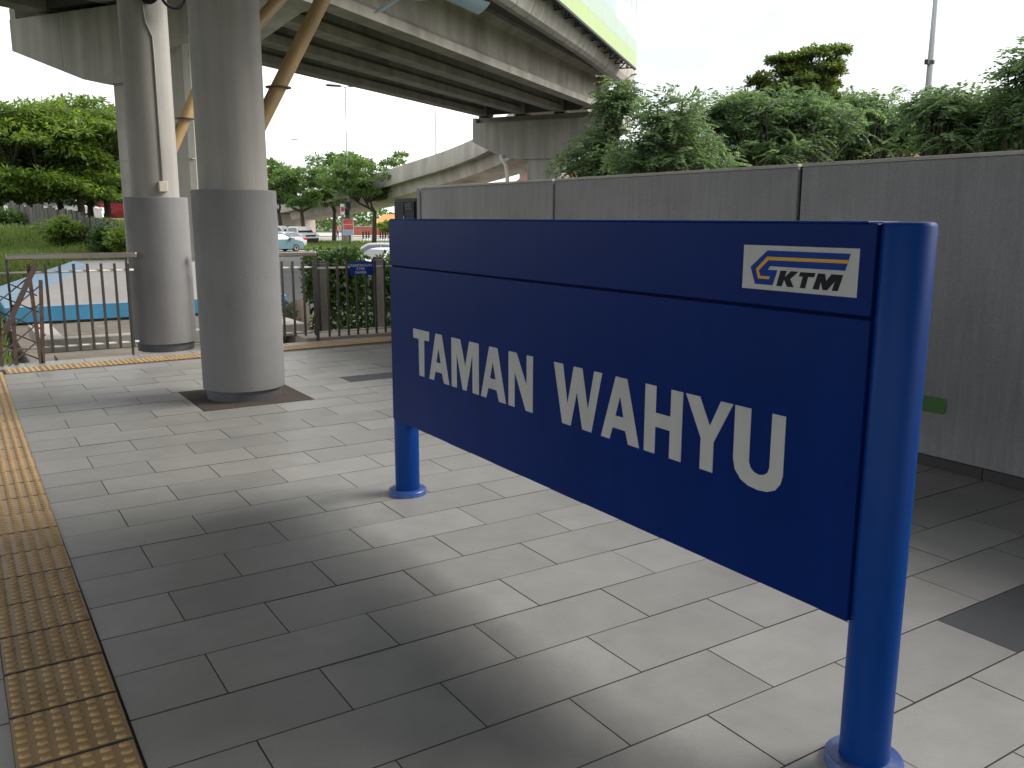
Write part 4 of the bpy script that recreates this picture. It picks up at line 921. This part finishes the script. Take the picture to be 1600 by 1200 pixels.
D = 17; ftree(935, D, 0, [(958, zpx(168, D), .24, .34, 26), (945, zpx(225, D), .5, .3, 14), (915, zpx(258, D), .6, .25, 22), (970, zpx(260, D), .6, .25, 18)], 'dark feathery tree with sprays hanging before the viaduct pier', per=9)
D = 17; ftree(1180, D, 0, [(1130, zpx(190, D), .8, .4, 34), (1200, zpx(185, D), .9, .5, 44), (1270, zpx(195, D), 1.0, .45, 44), (1180, zpx(240, D), 1.6, .35, 60)], 'broadest feathery tree in the middle behind the right wall', per=10)
D = 18.5; ftree(1340, D, 0, [(1340, zpx(185, D), .9, .45, 40), (1300, zpx(230, D), 1.3, .4, 44), (1385, zpx(215, D), .8, .4, 34)], 'feathery tree just left of the tall bare pole', per=10)
D = 13; ftree(1480, D, 0, [(1440, zpx(175, D), .42, .22, 18), (1500, zpx(190, D), .65, .28, 30), (1560, zpx(185, D), .7, .28, 30), (1500, zpx(228, D), 1.0, .2, 34)], 'feathery tree right of the tall bare pole, spreading low over the wall')
D = 12; ftree(1620, D, 0, [(1600, zpx(120, D), .42, .32, 26), (1590, zpx(165, D), .45, .2, 16), (1650, zpx(150, D), .7, .5, 30), (1610, zpx(215, D), .6, .25, 26)], 'feathery tree at the right edge reaching highest over the wall')
D = 36; b = dl(D, DX(1235, D), -1.25); cs = []
for bx_, by_, rw_, rh_, n in ((1258, 100, .55, .22, 9), (1288, 93, .34, .2, 10), (1284, 118, .4, .28, 12), (1210, 112, .6, .2, 9), (1172, 138, .5, .25, 9), (1192, 150, .6, .2, 6), (1258, 128, .8, .25, 12), (1280, 142, .4, .15, 5), (1230, 158, 1.3, .3, 26), (1150, 168, .6, .2, 10), (1225, 180, 1.9, .4, 34), (1240, 143, .9, .3, 18), (1222, 128, .6, .25, 12), (1235, 112, .45, .2, 8), (1180, 170, .9, .3, 12), (1275, 165, .9, .3, 12)):
    c = dl(D, DX(bx_, D), zpx(by_, D)); cs.append(centres((c.x, c.y, c.z), (rw_, rw_, rh_), n, shell=.3))
cen = np.concatenate(cs); rad = RG.uniform(.25, .5, len(cen))
tree(b, 4.0, cen, rad, clump_leaves(cen, rad, 150, .16, .5, .2, 1.1, .55), lf_back, 'tall dark broadleaf tree rising behind the feathery trees', None, .22, 'broadleaf_tree')
D = 75; cs = []; DN = {1010: 'leftmost', 1100: 'second from the left', 1200: 'third from the left', 1320: 'in the middle', 1430: 'third from the right', 1560: 'second from the right', 1680: 'rightmost'}
for px, y_ in ((1010, 262), (1100, 255), (1200, 250), (1320, 250), (1430, 248), (1560, 240), (1680, 235)):
    b = dl(D, DX(px, D), -1.25); c = dl(D, DX(px, D), zpx(y_+20, D)); cen = centres((c.x, c.y, c.z), (3.4, 3.4, 1.6), 36, shell=.4); rad = RG.uniform(.7, 1.2, 36)
    tree(b, 2.5, cen, rad, clump_leaves(cen, rad, 120, .34, .5, .2, 1., .6), lf_mid, 'distant round tree behind the feathery trees, ' + DN[px] + ' of its row', 'distant trees behind the right wall', .2, 'distant_tree')

# hedge and creepers behind the railing on the right
def hedge(name, boxes, n, size, mat, label, cat='hedge'):
    P = []
    for (x0, x1, y0, y1, z0, z1, k) in boxes:
        q = RG.uniform(0, 1, (k, 3)); p = np.array((x0, y0, z0))+q*np.array((x1-x0, y1-y0, z1-z0))
        p[:, 2] = z0+(p[:, 2]-z0)*(1-.28*np.abs(np.sin(p[:, 0]*2.3+1.1)*np.cos(p[:, 0]*5.1))); P.append(p)
    P = np.concatenate(P); u = unit(RG.normal(0, 1, (len(P), 3))+np.array((0, -.6, .3)))
    V, Q = leaves(P, u, size, .55, .2, .8); b = boxes[0]; loc = Vector(((b[0]+b[1])/2, (b[2]+b[3])/2, b[4]))
    me = np_mesh(name, V-A3(loc), Q, mat); o = bpy.data.objects.new(name, me); link(o, None, loc); return tag(o, label, cat)
hedge('hedge', [(4.6, 8.0, 12.5, 13.4, -1.25, .78, 17000), (4.5, 5.4, 12.4, 13.0, .3, 1.05, 3200), (5.5, 6.1, 12.4, 13.0, .3, .98, 1800), (4.3, 8.0, 12.4, 12.8, -1.2, -.35, 3500)], 0, .085, lf_hedge, 'leafy dark green hedge growing behind the right railing')
hedge('creeper', [(3.75, 4.35, 12.0, 12.5, -.6, .30, 900), (3.3, 4.2, 12.6, 13.0, .15, .42, 500)], 0, .07, lf_hedge, 'creeper hanging over the brown stump beside the low wall', 'creeper')
hedge('weed', [(3.95, 4.6, 10.95, 11.3, -.5, -.02, 420)], 0, .09, lf_ivy, 'yellow green weeds at the corner of the low wall', 'weeds')
for x, y, w_, zt, lb in ((4.55, 12.25, .13, .85, 'weathered concrete fence post left of the staff notice'), (5.35, 12.05, .16, .90, 'weathered concrete fence post behind the staff notice')):
    t = thing('fence_post', lb, 'post', (x, y, -1.25), 'concrete posts in the hedge'); MB().box(x-w_/2, x+w_/2, y-.07, y+.07, -1.3, zt, c=.012).build('shaft', m_postd, t); MB().box(x-w_/2+.02, x+w_/2-.02, y-.05, y+.05, zt+.001, zt+.03, c=.008).build('cap', m_postd, t)
sp_ = MB(); sp_.loft([[Vector((4.02+dx+math.cos(a)*r*1.1, 12.2+math.sin(a)*r, z)) for a in [k*math.pi/6 for k in range(12)]] for z, r, dx in ((-1.3, .34, 0), (-.6, .27, .02), (-.1, .21, .08), (.25, .15, .14), (.34, .06, .15))])
tag(sp_.build('tree_stump', m_bark, ang=50), 'brown leaning tree stump behind the right railing', 'stump')
bn = thing('barrel', 'blue plastic barrel beside the brown stump behind the railing', 'barrel', (4.05, 13.6, -.7))
bcn = dl(12.9, DX(443, 12.9), -.55)
MB().lathe(bcn, [(.16, -.7), (.18, .0), (.185, .25), (.17, .26), (.165, .05)], 20).build('drum', m_bin, bn, ang=40); MB().lathe(bcn, [(.19, .20), (.198, .21), (.198, .24), (.19, .25)], 20).build('hoop', m_bin, bn, ang=40)

# old board fence and its creepers on the bank
of = None
A_, B_ = dl(37, DX(12, 37)), dl(25, DX(200, 25)); n = 34
of = thing('board_fence', 'old grey concrete board fence leaning along the grassy bank', 'fence', (A_.x, A_.y, ground_z(A_)))
for k in range(n):
    p = A_.lerp(B_, (k+.5)/n); z = ground_z(p); d = (B_-A_).normalized()*(B_-A_).length/n*.40; h_ = rnd.uniform(.95, 1.15); ln = Vector((rnd.uniform(-.05, .05), rnd.uniform(-.05, .05), 0)); q = Vector((-d.y, d.x, 0)).normalized()*.035
    MB().loft([[p-d-q+e*ln+Vector((0, 0, zz_)), p+d-q+e*ln+Vector((0, 0, zz_)), p+d+q+e*ln+Vector((0, 0, zz_)), p-d+q+e*ln+Vector((0, 0, zz_))] for zz_, e in ((z-.25, 0), (z+h_, 1))]).build('board', m_oldc, of)
def shrub(px, D, zc, r, k, size, mat, label, nm='shrub'):
    c = dl(D, DX(px, D)); z = ground_z(c); cen = centres((c.x, c.y, z+zc), (r, r, zc*.8), 26, shell=.2); rad = RG.uniform(.2, .4, 26)
    V, Q = clump_leaves(cen, rad, k, size, .55, .25, .9, .8); t = thing(nm, label, 'shrub', (c.x, c.y, z), 'shrubs along the bank')
    sm = MB()
    for p in cen[::3]: sm.tube([(c.x, c.y, z-.1), tuple((np.array((c.x, c.y, z))+p)/2), tuple(p)], [.03, .02, .008], 5)
    sm.build('stem', m_bark, t); link(bpy.data.objects.new('foliage', np_mesh('foliage', V-np.array((c.x, c.y, z)), Q, mat)), t, (c.x, c.y, z))
shrub(97, 28, .55, .75, 120, .13, lf_ivy, 'pale green creeper bush climbing over the old board fence')
shrub(165, 25.5, .5, .42, 90, .12, lf_hedge, 'dark bush on the board fence near the square pier')
shrub(196, 24, .7, .45, 130, .12, lf_ivy, 'lime green bush against the square pier')
shrub(5, 34, .5, .8, 110, .14, lf_hedge, 'green bush at the upper end of the board fence')
shrub(607, 118, 1.3, 1.6, 130, .35, lf_ivy, 'yellow green bush beside the orange roofed building')

# grass on the bank and beside the platform end
N = 90000
u = RG.uniform(0, 1, N); Dg = 9.6+u**1.3*34; lat = Dg*RG.uniform(-.80, -.34, N)
pos = np.array([[FH.x, FH.y, 0]])*Dg[:, None]+np.array([[RH.x, RH.y, 0]])*lat[:, None]
keep = ~((pos[:, 0] > .6) & (pos[:, 0] < 6.2) & (pos[:, 1] > 10.9) & (pos[:, 1] < 24)) & (pos[:, 1] > 10.7)
pos = pos[keep]; N = len(pos); pos[:, 2] = [ground_z(Vector(p)) for p in pos]
hgt = RG.uniform(.14, .42, N)*(.7+.5*np.sin(pos[:, 0]*.9)*np.cos(pos[:, 1]*.7))+.06; a = RG.uniform(0, 6.28, N); sd_ = np.stack([np.cos(a), np.sin(a), 0*a], 1)*(.016+.0009*Dg[keep])[:, None]
ln = np.stack([RG.normal(0, .35, N), RG.normal(0, .35, N), np.ones(N)], 1)
V = np.stack([pos-sd_-np.array([0, 0, .04]), pos+sd_-np.array([0, 0, .04]), pos+ln*hgt[:, None]+sd_*.15, pos+ln*hgt[:, None]-sd_*.15], 1).reshape(-1, 3)
o = bpy.data.objects.new('grass', np_mesh('grass', V, np.arange(4*N).reshape(N, 4), lf_grass)); link(o); tag(o, 'long green grass covering the railway bank', 'grass', kind='stuff')
N = 9000
Dg = RG.uniform(74.5, 97, N); lat = RG.uniform(-31, -7, N); inside = (lat < -8-.9*(np.abs(Dg-84)/14)*6); Dg, lat = Dg[inside], lat[inside]; N = len(Dg)
pos = np.array([[FH.x, FH.y, 0]])*Dg[:, None]+np.array([[RH.x, RH.y, 0]])*lat[:, None]; pos[:, 2] = -1.11
a = RG.uniform(0, 6.28, N); sd_ = np.stack([np.cos(a), np.sin(a), 0*a], 1)*.06; ln = np.stack([RG.normal(0, .3, N), RG.normal(0, .3, N), np.ones(N)], 1)*RG.uniform(.08, .2, N)[:, None]
V = np.stack([pos-sd_, pos+sd_, pos+ln+sd_*.2, pos+ln-sd_*.2], 1).reshape(-1, 3)
o = bpy.data.objects.new('island_turf', np_mesh('island_turf', V, np.arange(4*N).reshape(N, 4), lf_grass)); link(o); tag(o, 'short turf on the traffic island', 'grass', kind='stuff')

N = 9000
lat = RG.uniform(-75, 45, N); Dg = RG.uniform(172, 186, N); zt = -1.2+RG.uniform(0, 1, N)**.7*(4.6+.9*np.sin(lat*.35)+.6*np.sin(lat*.9+1))
pos = np.array([[FH.x, FH.y, 0]])*Dg[:, None]+np.array([[RH.x, RH.y, 0]])*lat[:, None]; pos[:, 2] = zt
V, Q = leaves(pos, unit(RG.normal(0, 1, (N, 3))), .9, .7, .1, .5)
o = bpy.data.objects.new('far_wood', np_mesh('far_wood', V, Q, lf_mid)); link(o); tag(o, 'distant belt of trees seen under the ramp as one green mass', 'trees', kind='stuff')
